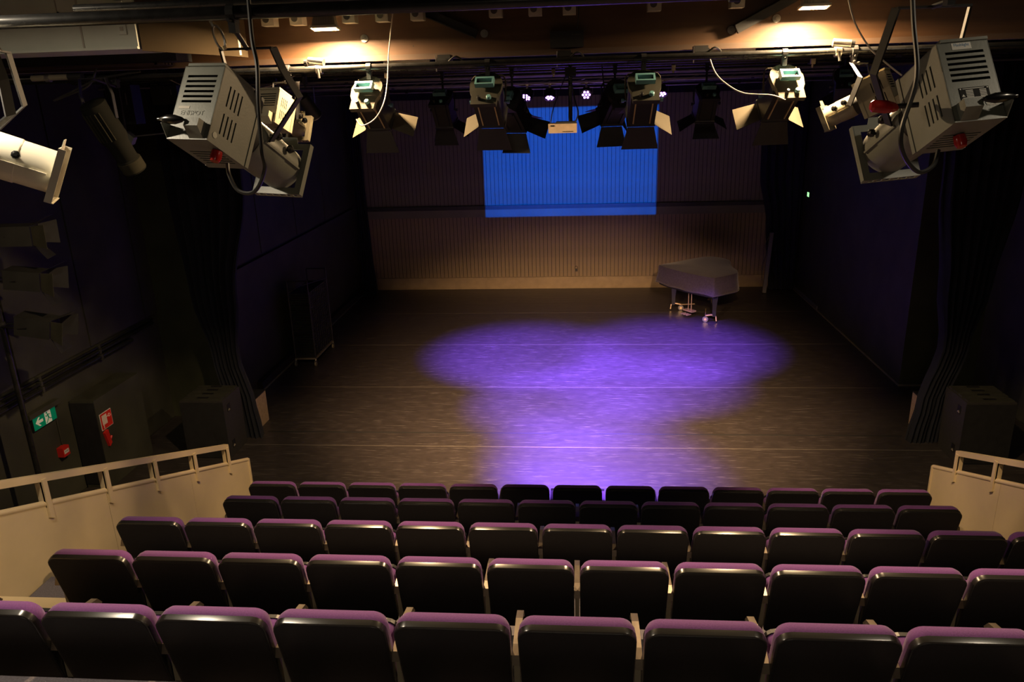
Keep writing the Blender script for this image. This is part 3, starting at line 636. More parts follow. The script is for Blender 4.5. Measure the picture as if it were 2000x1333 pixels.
# ------------------------------------------------------------------ louvred profile spotlights
def louvred(name, label, pos, Mr, w_, h, d, tl, tr, body, front, bar, yoke, detail=2, group=None, framesz=None, tubeoff=0.0, hs=-1):
    # pos = centre of the rear plate; Mr = orientation (local y = beam)
    o = thing(name, label, 'spotlight', pos, group)
    t = .004
    # rear plate: six slots in the upper part
    zs = [h*.36-i*h*.070 for i in range(6)]
    mb = MB(Mr); mb.slots(w_, h, t, [(-w_*.37, w_*.37, z-h*.017, z+h*.017) for z in zs]); mb.build('rear_panel', body, o)
    sl = [(-d*.34+k*d*.105, -d*.34+k*d*.105+d*.035, z0, z1) for k in range(4) for z0, z1 in ((h*.04, h*.32), (-h*.34, -h*.06))]
    sl = [(a+d*.06, b+d*.06, z0, z1) for a, b, z0, z1 in sl]
    for sx in (-1, 1):
        Ms = Mr @ Matrix.Translation((sx*w_/2, d/2, 0)) @ Matrix.Rotation(R(90), 4, 'Z') @ Matrix.Translation((0, -.0 if sx > 0 else -t, 0))
        mb = MB(Ms); mb.slots(d, h, t, sl); mb.build('side_panel', body, o)
    Mb = Mr @ Matrix.Translation((0, d/2, -h/2)) @ Matrix.Rotation(R(-90), 4, 'X')
    mb = MB(Mb); mb.slots(w_, d, t, [(-w_*.38, w_*.38, z-d*.018, z+d*.018) for z in [d*.38-k*d*.085 for k in range(6)]]); mb.build('bottom_panel', body, o)
    MB(Mr).bb((-w_/2, 0, h/2-t), (w_/2, d, h/2)).bb((-w_*.42, -.004, h/2), (w_*.5, d*.8, h/2+.012)).build('top_cover', body, o)
    MB(Mr).bb((-w_/2+.006, .012, -h/2+.012), (w_/2-.006, d-.002, h/2-.008)).build('inner_box', 'dark_in', o)
    MB(Mr).bb((-w_/2-.004, d, -h/2-.004), (w_/2+.004, d+.022, h/2+.004)).build('front_flange', body, o)
    # handle
    zb = -h*.36
    x0, x1, x2 = hs*w_*.50, -hs*w_*.06, -hs*w_*.40
    xa, xb = sorted((x1, x2))
    hd = MB(Mr).prism([(xa, 0, zb-.045), (xa, -.048, zb-.012), (xa, -.048, zb+.022), (xa, 0, zb+.022)], (xb-xa, 0, 0)).build('handle_bracket', body, o)
    MB(Mr).prism([(x0-.002, 0, zb-.045), (x0-.002, -.048, zb-.004), (x0-.002, -.048, zb+.018), (x0-.002, 0, zb+.012)], (.004, 0, 0)).build('handle_stay', body, hd)
    lg_ = abs(x0-x1)
    MB(Mr).lathe([(.004, -.014), (.007, -.012), (.007, 0), (.010, .006), (.019, lg_*.35), (.019, lg_*.65), (.011, lg_*.94), (.007, lg_), (.004, lg_+.006)], (x0, -.056, zb+.008), (-hs, 0, 0), 16).build('handle_grip', 'knob', hd, True)
    # tube
    c0 = Vector((0, d+.02, tubeoff)); c1 = Vector((0, d+.02+tl, tubeoff))
    MB(Mr).cyl(tuple(c0), tuple(c0+Vector((0, .05, 0))), tr*.94, 28).build('tube_collar', 'blackmat', o, True)
    tb = MB(Mr).lathe([(tr*.96, .04), (tr, .05), (tr, tl*.62), (tr*.965, tl*.63), (tr*.965, tl)], tuple(c0), (0, 1, 0), 30).build('lens_tube', front, o, True)
    MB(Mr).bb((tr*.90, c0.y+.06, tubeoff-.012), (tr+.006, c1.y-.03, tubeoff-.004)).build('tube_seam', front, tb)
    MB(Mr).bb((-tr-.006, c0.y+.06, tubeoff-.012), (-tr*.90, c1.y-.03, tubeoff-.004)).build('tube_seam', front, tb)
    for sx in (-1, 1):
        for yy, zz in ((tl*.34, tr*.42), (tl*.62, tr*.30)):
            mb = MB(Mr); mb.lathe([(.006, 0), (.006, .012), (.017, .013), (.019, .020), (.017, .034), (.008, .038)], (sx*tr*.92, c0.y+yy, tubeoff+zz), (sx, 0, .25), 9); mb.build('focus_knob', 'knob', tb)
    # gel frame
    a = framesz or tr*1.16; f0 = c1.y-.012
    mb = MB(Mr)
    mb.slots(2*a, 2*a, .004, [(-tr*.9, tr*.9, -tr*.9, tr*.9)]); mb.v = [tuple(Vector(v)+Mr.to_3x3() @ Vector((0, f0, tubeoff))) for v in mb.v]
    gf = mb.build('gel_frame', front, o)
    mb = MB(Mr @ Matrix.Translation((0, f0, tubeoff-a)) @ Matrix.Rotation(R(-90), 4, 'X'))
    mb.slots(2*a, .036, .003, [(-a*.8+k*a*.30, -a*.8+k*a*.30+a*.17, -.010, .010) for k in range(6)]); mb.v = [tuple(Vector(v)+Mr.to_3x3() @ Vector((0, .018, 0))) for v in mb.v]
    mb.build('frame_rail', front, gf)
    for sx in (-1, 1): MB(Mr).bb((sx*a-.003, f0, tubeoff-a), (sx*a+.003, f0+.03, tubeoff+a)).build('frame_rail', front, gf)
    MB(Mr).prism([(-a*.45, f0+.004, tubeoff+a), (a*.45, f0+.004, tubeoff+a), (a*.35, f0+.004, tubeoff+a+.035), (-a*.35, f0+.004, tubeoff+a+.035)], (0, .003, 0)).build('frame_tab', front, gf)
    # yoke: pivot at tube sides, up to the bar
    pv = c0.y+tl*.24
    hp = Vector(bar)-Vector(pos)
    for sx in (-1, 1):
        P = [Mr.to_3x3() @ Vector((sx*(tr+.012), pv, tubeoff+tr*.1))]
        q = yoke[0] if sx < 0 else yoke[1]
        P += [Vector(u)-Vector(pos) for u in q]
        MB().strap([tuple(p) for p in P], .048, .008, (.25*sx, 1, .2)).build('yoke_arm', 'blackmat' if detail == 2 else 'black', o)
    A, B = Vector(yoke[0][-1])-Vector(pos), Vector(yoke[1][-1])-Vector(pos)
    MB().strap([tuple(A), tuple(B)], .040, .008, (0, 1, 0)).build('yoke_bridge', 'blackmat', o)
    mb = MB(); clamp(mb, tuple(hp), .034); mb.cyl(tuple(hp+Vector((0, 0, -.06))), tuple((A+B)/2), .010, 8); mb.build('hook_clamp', 'blackmat', o)
    return o

def rot3(r, f, u): return axes(Vector(r).normalized(), Vector(f).normalized(), Vector(u).normalized())
ML = aim(13, 30.5, -2); MRr = aim(-8, 28.5, 4)
PL, PR = (-1.553, 3.18, 4.393), (1.490, 3.18, 4.386)
sl = louvred('profile_spotlight', 'big grey louvred spotlight hanging over the seats, duct side', PL, ML, .200, .325, .25, .37, .110, 'lampgrey', 'lampgrey', (-1.36, 3.2, 4.726), [[(-1.50, 3.42, 4.44), (-1.49, 3.34, 4.60)], [(-1.235, 3.52, 4.40), (-1.262, 3.42, 4.52), (-1.262, 3.34, 4.60)]], framesz=.130)
sr = louvred('profile_spotlight', 'big grey louvred spotlight with a printed sticker, hanging over the seats', PR, MRr, .205, .32, .26, .35, .112, 'lampgrey', 'lampgrey', (1.38, 3.2, 4.726), [[(1.215, 3.42, 4.42), (1.228, 3.36, 4.56), (1.245, 3.34, 4.66)], [(1.53, 3.42, 4.44), (1.52, 3.34, 4.66)]], framesz=.132, hs=1)
def on_back(Mr, x, z, y=-.0006): return Mr @ axes((1, 0, 0), (0, 0, 1), (0, -1, 0), (x, y, z))
text_mesh('ENISPOT', .030, .0006, 'embossed_lettering', 'lampgrey', sl, on_back(ML, -.005, -.050))
MB(ML).bb((-.080, -.001, -.030), (-.025, 0, -.018)).build('paper_label', 'socket', sl)
MB(ML).prism([(.045, -.001, -.095), (.078, -.001, -.09), (.072, -.001, -.125), (.05, -.001, -.12)], (0, .001, 0)).build('paper_label', 'white', sl)
MB(ML).cyl((.1002, .035, -.128), (.1022, .035, -.128), .013, 16).build('maker_badge', 'duct', sl)
text_mesh('ENISPOT', .034, .0008, 'embossed_lettering', 'lampgrey', sr, on_back(MRr, .012, -.097))
MB(MRr).bb((-.045, -.001, .128), (.032, 0, .155)).build('sticker', 'white', sr)
text_mesh('Flashlight', .0165, .0003, 'sticker_lettering', 'bluetxt', sr, on_back(MRr, -.006, .146, -.0012))
npl = MB(MRr).bb((-.058, -.002, -.082), (.058, 0, -.030)).build('name_plate', 'dark_in', sr)
g = MB(MRr)
for k in range(5):
    g.bb((-.034, -.0026, -.044-k*.0062), (-.006, -.002, -.0405-k*.0062)).bb((.020, -.0026, -.044-k*.0062), (.046, -.002, -.0405-k*.0062))
g.bb((-.05, -.0026, -.074), (.046, -.002, -.0705)).bb((-.045, -.0026, -.0795), (.04, -.002, -.0775)).bb((-.045, -.0026, -.036), (.04, -.002, -.0335))
g.prism([(-.053, -.0026, -.066), (-.040, -.0026, -.066), (-.0465, -.0026, -.056)], (0, .0006, 0))
for x, z in ((-.053, -.035), (.053, -.035), (-.053, -.077), (.053, -.077)): g.cyl((x, -.0026, z), (x, -.002, z), .003, 8)
g.build('plate_print', 'white', npl)
MB(MRr).bb((.036, -.001, -.108), (.078, 0, -.088)).build('paper_label', 'cable_w', sr)
# plugs and cables
for P, Mr, off, par, pl in ((PL, ML, (.075, .10, -.185), sl, 'redglass'), (PR, MRr, (-.012, .12, -.185), sr, 'redglass')):
    MB(Mr @ Matrix.Translation(off)).lathe([(.012, -.02), (.022, -.016), (.024, .012), (.018, .03)], (0, 0, 0), (0, 0, -1), 12).build('indicator_plug', pl, par, True)
    MB(Mr).cyl((off[0], off[1], off[2]+.045), (off[0], off[1], off[2]+.01), .020, 12).build('cable_gland', 'black', par)
def cable(label, pts, r=.007, m='cable_b', k=6):
    o = thing('power_cable', label, 'cable', pts[0]); p0 = Vector(pts[0])
    MB().tube(smooth_path([tuple(Vector(p)-p0) for p in pts], k), r, 7).build('sheath', m, o, True); return o
cable('black cable looping under the louvred spotlight, duct side', [(-1.272, 3.17, 4.80), (-1.275, 3.16, 4.62), (-1.252, 3.12, 4.52), (-1.258, 3.10, 4.384), (-1.268, 3.10, 4.203), (-1.275, 3.12, 4.12), (-1.337, 3.14, 4.03), (-1.42, 3.17, 4.03), (-1.465, 3.2, 4.093), (-1.475, 3.22, 4.14)], .0085)
cable('black cable looping under the louvred spotlight with the sticker', [(1.212, 3.16, 4.80), (1.237, 3.14, 4.60), (1.250, 3.08, 4.40), (1.212, 3.06, 4.22), (1.238, 3.08, 4.125), (1.315, 3.12, 4.055), (1.385, 3.16, 4.072), (1.41, 3.19, 4.13)], .0085)
pg = thing('red_plug', 'red power plug beside the yoke of the stickered spotlight', 'plug', (1.215, 3.26, 4.295))
MB(Matrix.Rotation(R(95), 4, 'Y')).lathe([(.015, -.055), (.024, -.045), (.026, 0), (.020, .035), (.012, .05)], (0, 0, 0), (0, 0, 1), 12).build('plug_body', 'redglass', pg, True)
MB().cyl((.04, 0, 0), (.12, -.02, .005), .010, 8).build('cord_sleeve', 'black', pg)
cb = thing('safety_carabiner', 'steel safety carabiner hanging from the front lighting bar', 'carabiner', (-1.445, 3.24, 4.64))
MB(Matrix.Rotation(R(-22), 4, 'Y')).tube([(.020*math.cos(t), 0, (.045 if math.sin(t) > 0 else .045)*math.sin(t)+.012*math.cos(t)) for t in [i*2*math.pi/18 for i in range(18)]], .0050, 6, True).build('ring', 'steel', cb, True)
MB(Matrix.Rotation(R(-22), 4, 'Y')).cyl((.0, -.004, .045), (0, -.004, .10), .006, 8).build('wire_loop', 'steel', cb)
MB(Matrix.Rotation(R(-22), 4, 'Y')).cyl((.0, 0, -.05), (0, 0, -.036), .009, 8).build('lock_sleeve', 'brassy', cb)

# near profile, brightly lit tube, duct side edge of frame
M3 = aim(62, 24, 0)
louvred('profile_spotlight', 'pale spotlight with brightly lit tube at the edge beside the duct', (-2.80, 3.0, 4.37), M3, .19, .28, .22, .40, .098, 'lampbright', 'lampbright', (-2.40, 3.2, 4.726), [[(-2.46, 3.40, 4.40), (-2.44, 3.34, 4.62)], [(-2.275, 3.05, 4.365), (-2.31, 3.1, 4.50), (-2.36, 3.14, 4.62)]], framesz=.118)
# smaller profiles further back
M4 = aim(15, 26)
louvred('profile_spotlight', 'small cream spotlight half hidden behind the louvred spotlight, duct side', (-1.96, 4.95, 4.36), M4, .16, .215, .16, .18, .068, 'lampcream', 'lampcream', (-1.92, 5.28, 4.578), [[(-2.00, 5.18, 4.42), (-2.00, 5.22, 4.50)], [(-1.83, 5.16, 4.40), (-1.84, 5.22, 4.50)]], 1, framesz=.086)
M5 = aim(-58, 26)
louvred('profile_spotlight', 'small cream louvred spotlight behind the stickered one', (1.89, 4.98, 4.36), M5, .16, .215, .17, .22, .067, 'lampcream', 'lampcream', (1.74, 5.28, 4.578), [[(1.68, 4.94, 4.42), (1.68, 5.12, 4.50)], [(1.80, 5.14, 4.42), (1.80, 5.20, 4.50)]], 1, framesz=.078)
# dark ribbed spotlight against the side wall
dk = thing('dark_spotlight', 'dark ribbed spotlight pointing down beneath the duct', 'spotlight', (-3.13, 5.0, 4.36))
Md = aim(20, 62)
mb = MB(Md); mb.lathe([(.05, -.06), (.085, -.05), (.09, .20), (.075, .24), (.070, .36), (.078, .37), (.078, .46)], (0, 0, 0), (0, 1, 0), 22); mb.build('barrel', 'dimblk', dk, True)
for k in range(8):
    a = R(200+k*18); MB(Md).box((.091*math.cos(a), .09, .091*math.sin(a)), (.006, .20, .006)).build('cooling_fin', 'dimol', dk)
MB(Md).lathe([(.074, .372), (.082, .375), (.082, .45), (.074, .455)], (0, 0, 0), (0, 1, 0), 22).build('snout', 'dimol', dk, True)
MB().strap([(-.10, .05, -.05), (-.11, .03, .10), (-.09, .02, .20), (.09, .02, .20), (.11, .03, .10), (.10, .05, -.05)], .03, .006, (0, 1, 0)).build('yoke', 'black', dk)
mb = MB(); clamp(mb, (0, .28, .218)); mb.cyl((0, .28, .15), (0, .02, .20), .010, 6); mb.build('hook_clamp', 'blackmat', dk)

# ------------------------------------------------------------------ fresnels with barn doors
def fresnel(label, pos, yaw, pitch, barz, sc=1.0, dark=False, doors=(35, 40, 40, 30), bary=None, spot=None, group='barn-door lamps', detail=True, roll=0, mid=False, spotyaw=0):
    o = thing('barn_door_lamp', label, 'stage lamp', pos, group)
    Mf = aim(yaw, pitch, roll) @ Matrix.Scale(sc, 4)
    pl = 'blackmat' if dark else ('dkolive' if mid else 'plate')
    # rear plate with rounded top
    poly = [(.084, -.115, -.150), (.086, -.115, -.075), (.102, -.115, -.04), (.108, -.115, .02)]
    for k in range(0, 11):
        t = R(10+k*16); poly.append((.109*math.cos(t), -.115, .020+.105*math.sin(t)))
    poly += [(-.108, -.115, .02), (-.102, -.115, -.04), (-.086, -.115, -.075), (-.084, -.115, -.150)]
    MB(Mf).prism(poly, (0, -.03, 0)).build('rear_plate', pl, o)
    if detail:
        for k in range(4): MB(Mf).bb((-.062+.008*k, -.147, .055+k*.014), (.062-.008*k, -.145, .060+k*.014)).build('vent_slot', 'dark_in', o)
        h = MB(Mf).bb((-.058, -.185, -.002), (-.042, -.145, .016)).bb((.042, -.185, -.002), (.058, -.145, .016)).build('handle_mount', 'black', o)
        MB(Mf).bb((-.062, -.200, .018), (.062, -.165, .032)).bb((-.062, -.200, -.030), (.062, -.165, -.020)).bb((-.062, -.200, -.02), (-.050, -.165, .018)).bb((.050, -.200, -.02), (.062, -.165, .018)).build('handle', 'teal', h)
        MB(Mf).lathe([(.010, 0), (.016, .004), (.016, .022), (.012, .026)], (.035, -.145, -.105), (0, -1, 0), 12).build('focus_knob', 'teal', o, True)
        MB(Mf).lathe([(.012, 0), (.012, .02), (.008, .03)], (-.030, -.145, -.110), (0, -1, 0), 10).build('cable_gland', 'black', o)
    MB(Mf).rings([[(-a, y, -b), (a, y, -b), (a, y, b*.95), (a*.6, y, b*1.15), (-a*.6, y, b*1.15), (-a, y, b*.95)] for a, b, y in ((.080, .080, -.115), (.088, .086, -.09), (.088, .086, .13), (.094, .090, .135), (.094, .090, .15))]).build('body', 'black', o)
    for x in (-.055, .055): MB(Mf).bb((x-.004, -.08, -.094), (x+.004, .12, -.086)).build('gold_lit_ridge', 'brassy' if not dark else 'black', o)  # gold colour stands for warm light on the body ridges
    MB(Mf).cyl((0, .135, 0), (0, .151, 0), .075, 20).build('lens', 'dark_in', o)
    L = .155
    for q, ang in enumerate(doors):
        if ang is None: continue
        Mq = Mf @ Matrix.Translation((0, .152, 0)) @ Matrix.Rotation(R(90*q), 4, 'Y') @ Matrix.Translation((0, 0, -.092)) @ Matrix.Rotation(R(-ang), 4, 'X')
        wi, wo = (.088, .125) if q % 2 == 0 else (.070, .085)
        MB(Mq).prism([(-wi, 0, 0), (wi, 0, 0), (wo, L, 0), (-wo, L, 0)], (0, 0, .002)).build('barn_door', 'blackmat' if dark else ('black' if q == 0 else 'plate'), o)
    # yoke and clamp
    top = .165*sc
    s3 = Vector((math.cos(R(yaw)), -math.sin(R(yaw)), 0))
    P = [s3*-.104*sc, s3*-.112*sc+Vector((0, 0, .05*sc)), s3*-.112*sc+Vector((0, 0, top-.02)), s3*-.095*sc+Vector((0, 0, top)), s3*.095*sc+Vector((0, 0, top)), s3*.112*sc+Vector((0, 0, top-.02)), s3*.112*sc+Vector((0, 0, .05*sc)), s3*.104*sc]
    MB().tube([tuple(p) for p in P], .0055*sc, 8).build('yoke', 'black' if dark else 'plate', o, True)
    by = 0 if bary is None else bary-pos[1]
    mb = MB(); clamp(mb, (0, by, barz-pos[2]), .028); mb.cyl((0, by, barz-pos[2]-.07), (0, 0, top), .009, 8); mb.build('hook_clamp', 'blackmat', o)
    for sx in (-1, 1): MB().lathe([(.006, 0), (.006, .012), (.013, .014), (.013, .03)], tuple(s3*sx*.106*sc), tuple(s3*sx), 10).build('tilt_knob', 'teal' if not dark else 'black', o)
    if spot:
        d = bpy.data.lights.new('fresnel_lamp', 'SPOT'); d.energy = spot; d.color = (1.0, .60, .30); d.spot_size = R(62); d.spot_blend = 1.0; d.shadow_soft_size = .06*sc
        l = bpy.data.objects.new('fresnel_lamp', d); COL.objects.link(l); l.parent = o
        l.matrix_local = aim(yaw, pitch, roll) @ Matrix.Translation((0, .165*sc, 0)) @ Matrix.Rotation(R(-spotyaw), 4, 'Z') @ Matrix.Rotation(R(90), 4, 'X')
    return o
FRES_W = 4600.0
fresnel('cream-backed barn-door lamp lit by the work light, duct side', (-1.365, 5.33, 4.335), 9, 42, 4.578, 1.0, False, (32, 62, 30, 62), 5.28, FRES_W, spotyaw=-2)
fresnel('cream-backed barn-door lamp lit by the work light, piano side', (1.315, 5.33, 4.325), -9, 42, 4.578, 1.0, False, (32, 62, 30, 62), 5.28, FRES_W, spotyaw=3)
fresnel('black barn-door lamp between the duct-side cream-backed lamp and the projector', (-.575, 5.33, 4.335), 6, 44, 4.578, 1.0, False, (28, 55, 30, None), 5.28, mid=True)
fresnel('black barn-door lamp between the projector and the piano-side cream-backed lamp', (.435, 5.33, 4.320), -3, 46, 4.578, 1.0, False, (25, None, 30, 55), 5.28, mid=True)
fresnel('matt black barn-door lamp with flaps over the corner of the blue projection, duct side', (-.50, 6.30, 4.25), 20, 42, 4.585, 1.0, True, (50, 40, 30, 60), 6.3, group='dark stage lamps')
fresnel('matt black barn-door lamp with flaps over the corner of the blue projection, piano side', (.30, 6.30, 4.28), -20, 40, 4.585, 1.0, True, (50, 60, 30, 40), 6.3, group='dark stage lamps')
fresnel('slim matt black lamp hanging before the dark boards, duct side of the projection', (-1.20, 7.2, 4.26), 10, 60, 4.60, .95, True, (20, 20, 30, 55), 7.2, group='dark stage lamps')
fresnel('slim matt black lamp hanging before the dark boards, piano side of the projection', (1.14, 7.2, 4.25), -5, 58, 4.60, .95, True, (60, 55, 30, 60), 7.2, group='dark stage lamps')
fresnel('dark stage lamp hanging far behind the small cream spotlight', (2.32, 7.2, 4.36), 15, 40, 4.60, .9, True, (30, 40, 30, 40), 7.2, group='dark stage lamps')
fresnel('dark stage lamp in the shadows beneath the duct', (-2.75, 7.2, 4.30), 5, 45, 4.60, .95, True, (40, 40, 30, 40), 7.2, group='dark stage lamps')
fresnel('dark stage lamp high in the corner above the hose sign', (-3.55, 8.6, 4.30), 25, 40, 4.61, 1.0, True, (30, 40, 30, 40), 8.6, group='dark stage lamps')
pc = thing('par_can', 'slim dark tube lamp with a bright rim behind the cream spotlight', 'stage lamp', (-2.16, 6.3, 4.36))
Mp = aim(25, 50)
MB(Mp).lathe([(.02, -.09), (.05, -.07), (.052, .10), (.056, .11), (.056, .13)], (0, 0, 0), (0, 1, 0), 20).build('can', 'black', pc, True)
MB(Mp).lathe([(.050, .128), (.057, .131), (.057, .137), (.050, .139)], (0, 0, 0), (0, 1, 0), 20).build('rim_ring', 'steel', pc)
MB().strap([(-.065, 0, 0), (-.065, 0, .12), (.065, 0, .12), (.065, 0, 0)], .02, .004, (0, 1, 0)).build('yoke', 'black', pc)
mb = MB(); clamp(mb, (0, 0, .225), .02); mb.cyl((0, 0, .12), (0, 0, .2), .008, 6); mb.build('hook_clamp', 'blackmat', pc)

# ------------------------------------------------------------------ purple LED cans
leds = [(-1.015, 4.362, 40, 62, 'half hidden behind the black lamps'), (-.689, 4.352, 28, 45, ''), (-.372, 4.343, 4, 60, ''), (.137, 4.349, 2, 22, ''), (.471, 4.338, 70, 40, ''), (1.177, 4.345, -8, 58, '')]
ledn = ['first', 'second', 'third', 'fourth', 'fifth', 'sixth']
targets = [(-.9, 12.6), (.2, 9.0), (-.1, 10.6), (.3, 8.2), (1.0, 11.4), (1.6, 12.8)]
for i, (x, z, yw, pt_, _) in enumerate(leds):
    o = thing('led_can', 'small black lamp with glowing purple lenses over the stage, %s from the duct side' % ledn[i], 'stage lamp', (x, 11.3, z), 'purple stage lamps')
    Ml = aim(180+(yw if i else -40), pt_)
    MB(Ml).lathe([(.045, -.09), (.075, -.07), (.080, .02), (.083, .025), (.083, .05), (.076, .05), (.076, .035)], (0, 0, 0), (0, 1, 0), 22).build('can', 'ledbody', o, True)
    for k in range(7):
        a, b = (0, 0) if k == 6 else (.044*math.cos(k*math.pi/3), .044*math.sin(k*math.pi/3))
        MB(Ml).lathe([(.016, .036), (.016, .042), (.010, .046)], (a, 0, b), (0, 1, 0), 10).build('lens', 'lens', o, True)
    MB().strap([(-.09, 0, 0), (-.09, 0, .09), (.09, 0, .09), (.09, 0, 0)], .02, .004, (0, 1, 0)).build('yoke', 'steel', o)
    mb = MB(); clamp(mb, (0, 0, 4.505-z), .028); mb.cyl((0, 0, .09), (0, 0, 4.505-z-.06), .008, 6); mb.build('hook_clamp', 'steel', o)
    d = bpy.data.lights.new('purple_beam', 'SPOT'); d.energy = LED_W*(1.25, .55, .9, .45, .9, 1.25)[i]; d.color = (.18, .060, 1.0); d.spot_size = R((50, 38, 46, 36, 46, 50)[i]); d.spot_blend = .8; d.shadow_soft_size = .05
    l = bpy.data.objects.new('purple_beam', d); COL.objects.link(l); l.parent = o
    v = Vector((targets[i][0]-x, targets[i][1]-11.3, -z)); l.rotation_euler = v.to_track_quat('-Z', 'Y').to_euler(); l.location = tuple(v.normalized()*.10)

# ------------------------------------------------------------------ projector on its pole
pj = thing('projector', 'tan projector hanging on a black pole in front of the blue projection', 'projector', (-.10, 6.0, 4.095))
MB().bb((-.106, -.10, 0), (.106, .16, .066)).build('case', 'projbox', pj)
for k in range(9): MB().bb((.0+k*.009, -.1015, .008), (.0055+k*.009, -.0995, .013)).build('port', 'black', pj)
MB().bb((-.09, -.103, .05), (-.06, -.10, .058)).build('button_panel', 'black', pj)
MB().bb((-.05, -.09, .066), (.10, .10, .078)).build('mount_plate', 'blackmat', pj)
MB().cyl((.058, 0, .078), (.058, 0, .56), .015, 10).build('pole', 'pipe', pj, True)
MB().cyl((0.0, .16, .033), (0, .175, .033), .022, 14).build('lens', 'dark_in', pj)
MB().tube(smooth_path([(-.09, -.06, .066), (-.07, -.08, .17), (-.02, -.04, .30), (.03, 0, .42)]), .004, 6).build('signal_cable', 'cable_b', pj)
MB().tube(smooth_path([(.09, -.05, .066), (.115, -.06, .14), (.09, -.02, .24), (.065, 0, .36)]), .005, 6).build('power_lead', 'cable_b', pj)
MB().bb((.02, -.05, .40), (.10, .05, .46)).bb((.0, -.04, .52), (.12, .04, .60)).build('pole_clamp', 'blackmat', pj)
pd = bpy.data.lights.new('projector_beam', 'SPOT'); pd.energy = PROJ_W; pd.color = (1, 1, 1); pd.spot_size = R(40); pd.spot_blend = 0.0; pd.shadow_soft_size = .004
pd.use_nodes = True; nt = pd.node_tree; em = nt.nodes['Emission']
tc = nt.nodes.new('ShaderNodeTexCoord'); sp = nt.nodes.new('ShaderNodeSeparateXYZ'); nt.links.new(tc.outputs['Normal'], sp.inputs[0])
def mth(op, a, b=None, cl=False):
    n_ = nt.nodes.new('ShaderNodeMath'); n_.operation = op; n_.use_clamp = cl
    for i, q in enumerate((a, b)):
        if q is None: continue
        if isinstance(q, (int, float)): n_.inputs[i].default_value = q
        else: nt.links.new(q, n_.inputs[i])
    return n_.outputs[0]
zz = mth('ABSOLUTE', sp.outputs[2]); tx = mth('DIVIDE', sp.outputs[0], zz); ty = mth('DIVIDE', sp.outputs[1], zz)
PY = 6.18; TH = YB-PY; px_, pz_ = -.10, 4.128
def edge(v, lo, hi, e=.0015):
    return mth('MULTIPLY', mth('MULTIPLY', mth('SUBTRACT', v, lo-e), 1/(2*e), True), mth('MULTIPLY', mth('SUBTRACT', hi+e, v), 1/(2*e), True))
msk = mth('MULTIPLY', edge(tx, (-2.09-px_)/TH, (1.77-px_)/TH), edge(ty, (1.69-pz_)/TH, (4.06-pz_)/TH))
em.inputs['Color'].default_value = (.0, .085, .80, 1); nt.links.new(mth('MULTIPLY', msk, 1.0), em.inputs['Strength'])
pl = bpy.data.objects.new('projector_beam', pd); COL.objects.link(pl); pl.parent = pj
pl.location = (px_+.10, PY-6.0, pz_-4.095); pl.rotation_euler = (R(90), 0, 0)

# ------------------------------------------------------------------ ducts
du = thing('air_duct', 'pale sheet-metal air duct high above the exit-sign side', 'duct', (-2.55, 4.6, 4.70))
MB().bb((-1.6, 0, .012), (0, .42, .62)).build('casing', 'duct', du)
MB().bb((-1.6, -.012, 0), (0, .42, .014)).build('bottom_flange', 'duct', du)
MB().bb((-.335, -.006, .014), (-.325, 0, .60)).bb((-.46, -.004, .19), (-.455, 0, .6)).bb((-1.4, -.004, .178), (-.455, 0, .183)).build('seam', 'flood', du)
MB().bb((-.10, -.014, .08), (-.05, 0, .26)).build('latch_plate', 'duct', du)
for z in (.10, .14, .18, .22): MB().bb((-.085, -.018, z), (-.065, -.014, z+.022)).build('latch_slot', 'flood', du)
for x, z in ((-.70, .2), (-.45, .21), (-1.0, .215)): MB().cyl((x, 0, z), (x, -.006, z), .007, 8).build('rivet', 'black', du)
d2 = thing('duct_elbow', 'tan sheet-metal duct elbow joining the pale duct to the beam', 'duct', (-2.54, 4.62, 4.69))
MB().prism([(0, 0, 0), (.34, .60, -.02), (.34, .60, .50), (0, 0, .50)], (0, .12, 0)).build('casing', 'ductbr', d2)
MB().prism([(.33, .585, -.01), (.345, .605, -.01), (.345, .605, .50), (.33, .585, .50)], (-.012, -.01, 0)).build('joint_strip', 'flood', d2)
dl = thing('ventilation_ledge', 'dark slatted ledge hanging below the pale duct', 'ledge', (-3.4, 5.25, 4.62))
MB().bb((-1.2, -.02, .04), (.75, .2, .095)).build('box', 'blackmat', dl)
for k in range(4): MB().bb((-.75, -.02+k*.045, .020), (.65, .0+k*.045, .032)).build('slat', 'wood_dk', dl)
for k in (-.7, .6): MB().bb((k-.01, -.02, .018), (k+.01, .19, .042)).build('slat_hanger', 'blackmat', dl)

# ------------------------------------------------------------------ small rigging on the beam and bars
jb = thing('junction_box', 'dark junction box with faint printing on the middle of the beam', 'box', (-.058, 5.455, 4.655))
MB().bb((-.11, -.04, .012), (.11, .043, .112)).build('case', 'blackmat', jb)
text_mesh('30', .022, .0003, 'lettering', 'cable_b', jb, axes((1, 0, 0), (0, 0, 1), (0, -1, 0), (-.075, -.0405, .09)))
MB().bb((.03, -.0415, .085), (.09, -.04, .092)).build('label_strip', 'dishgrn', jb)
for x, z, lab in ((-.87, 4.60, 'black motor clamp on the bar, duct side of the projector'), (.81, 4.60, 'black motor clamp on the bar, piano side of the projector'), (-.07, 4.60, 'black pulley cluster above the projector pole')):
    o = thing('bar_clamp', lab, 'clamp', (x, 5.40, z), 'black clamps on the beam bar')
    MB().bb((-.045, -.05, -.03), (.04, .06, .045)).build('block', 'blackmat', o)
    MB().cyl((-.05, -.02, 0), (.05, -.02, 0), .032, 12).build('drum', 'black', o)
    MB().tube(smooth_path([(.03, -.06, .0), (.08, -.07, .03), (.12, -.05, .0), (.06, -.06, -.03)]), .006, 6).build('cord_loop', 'cable_b', o)
    MB().bb((-.055, -.07, -.06), (-.050, -.06, .04)).build('pin', 'steel', o)
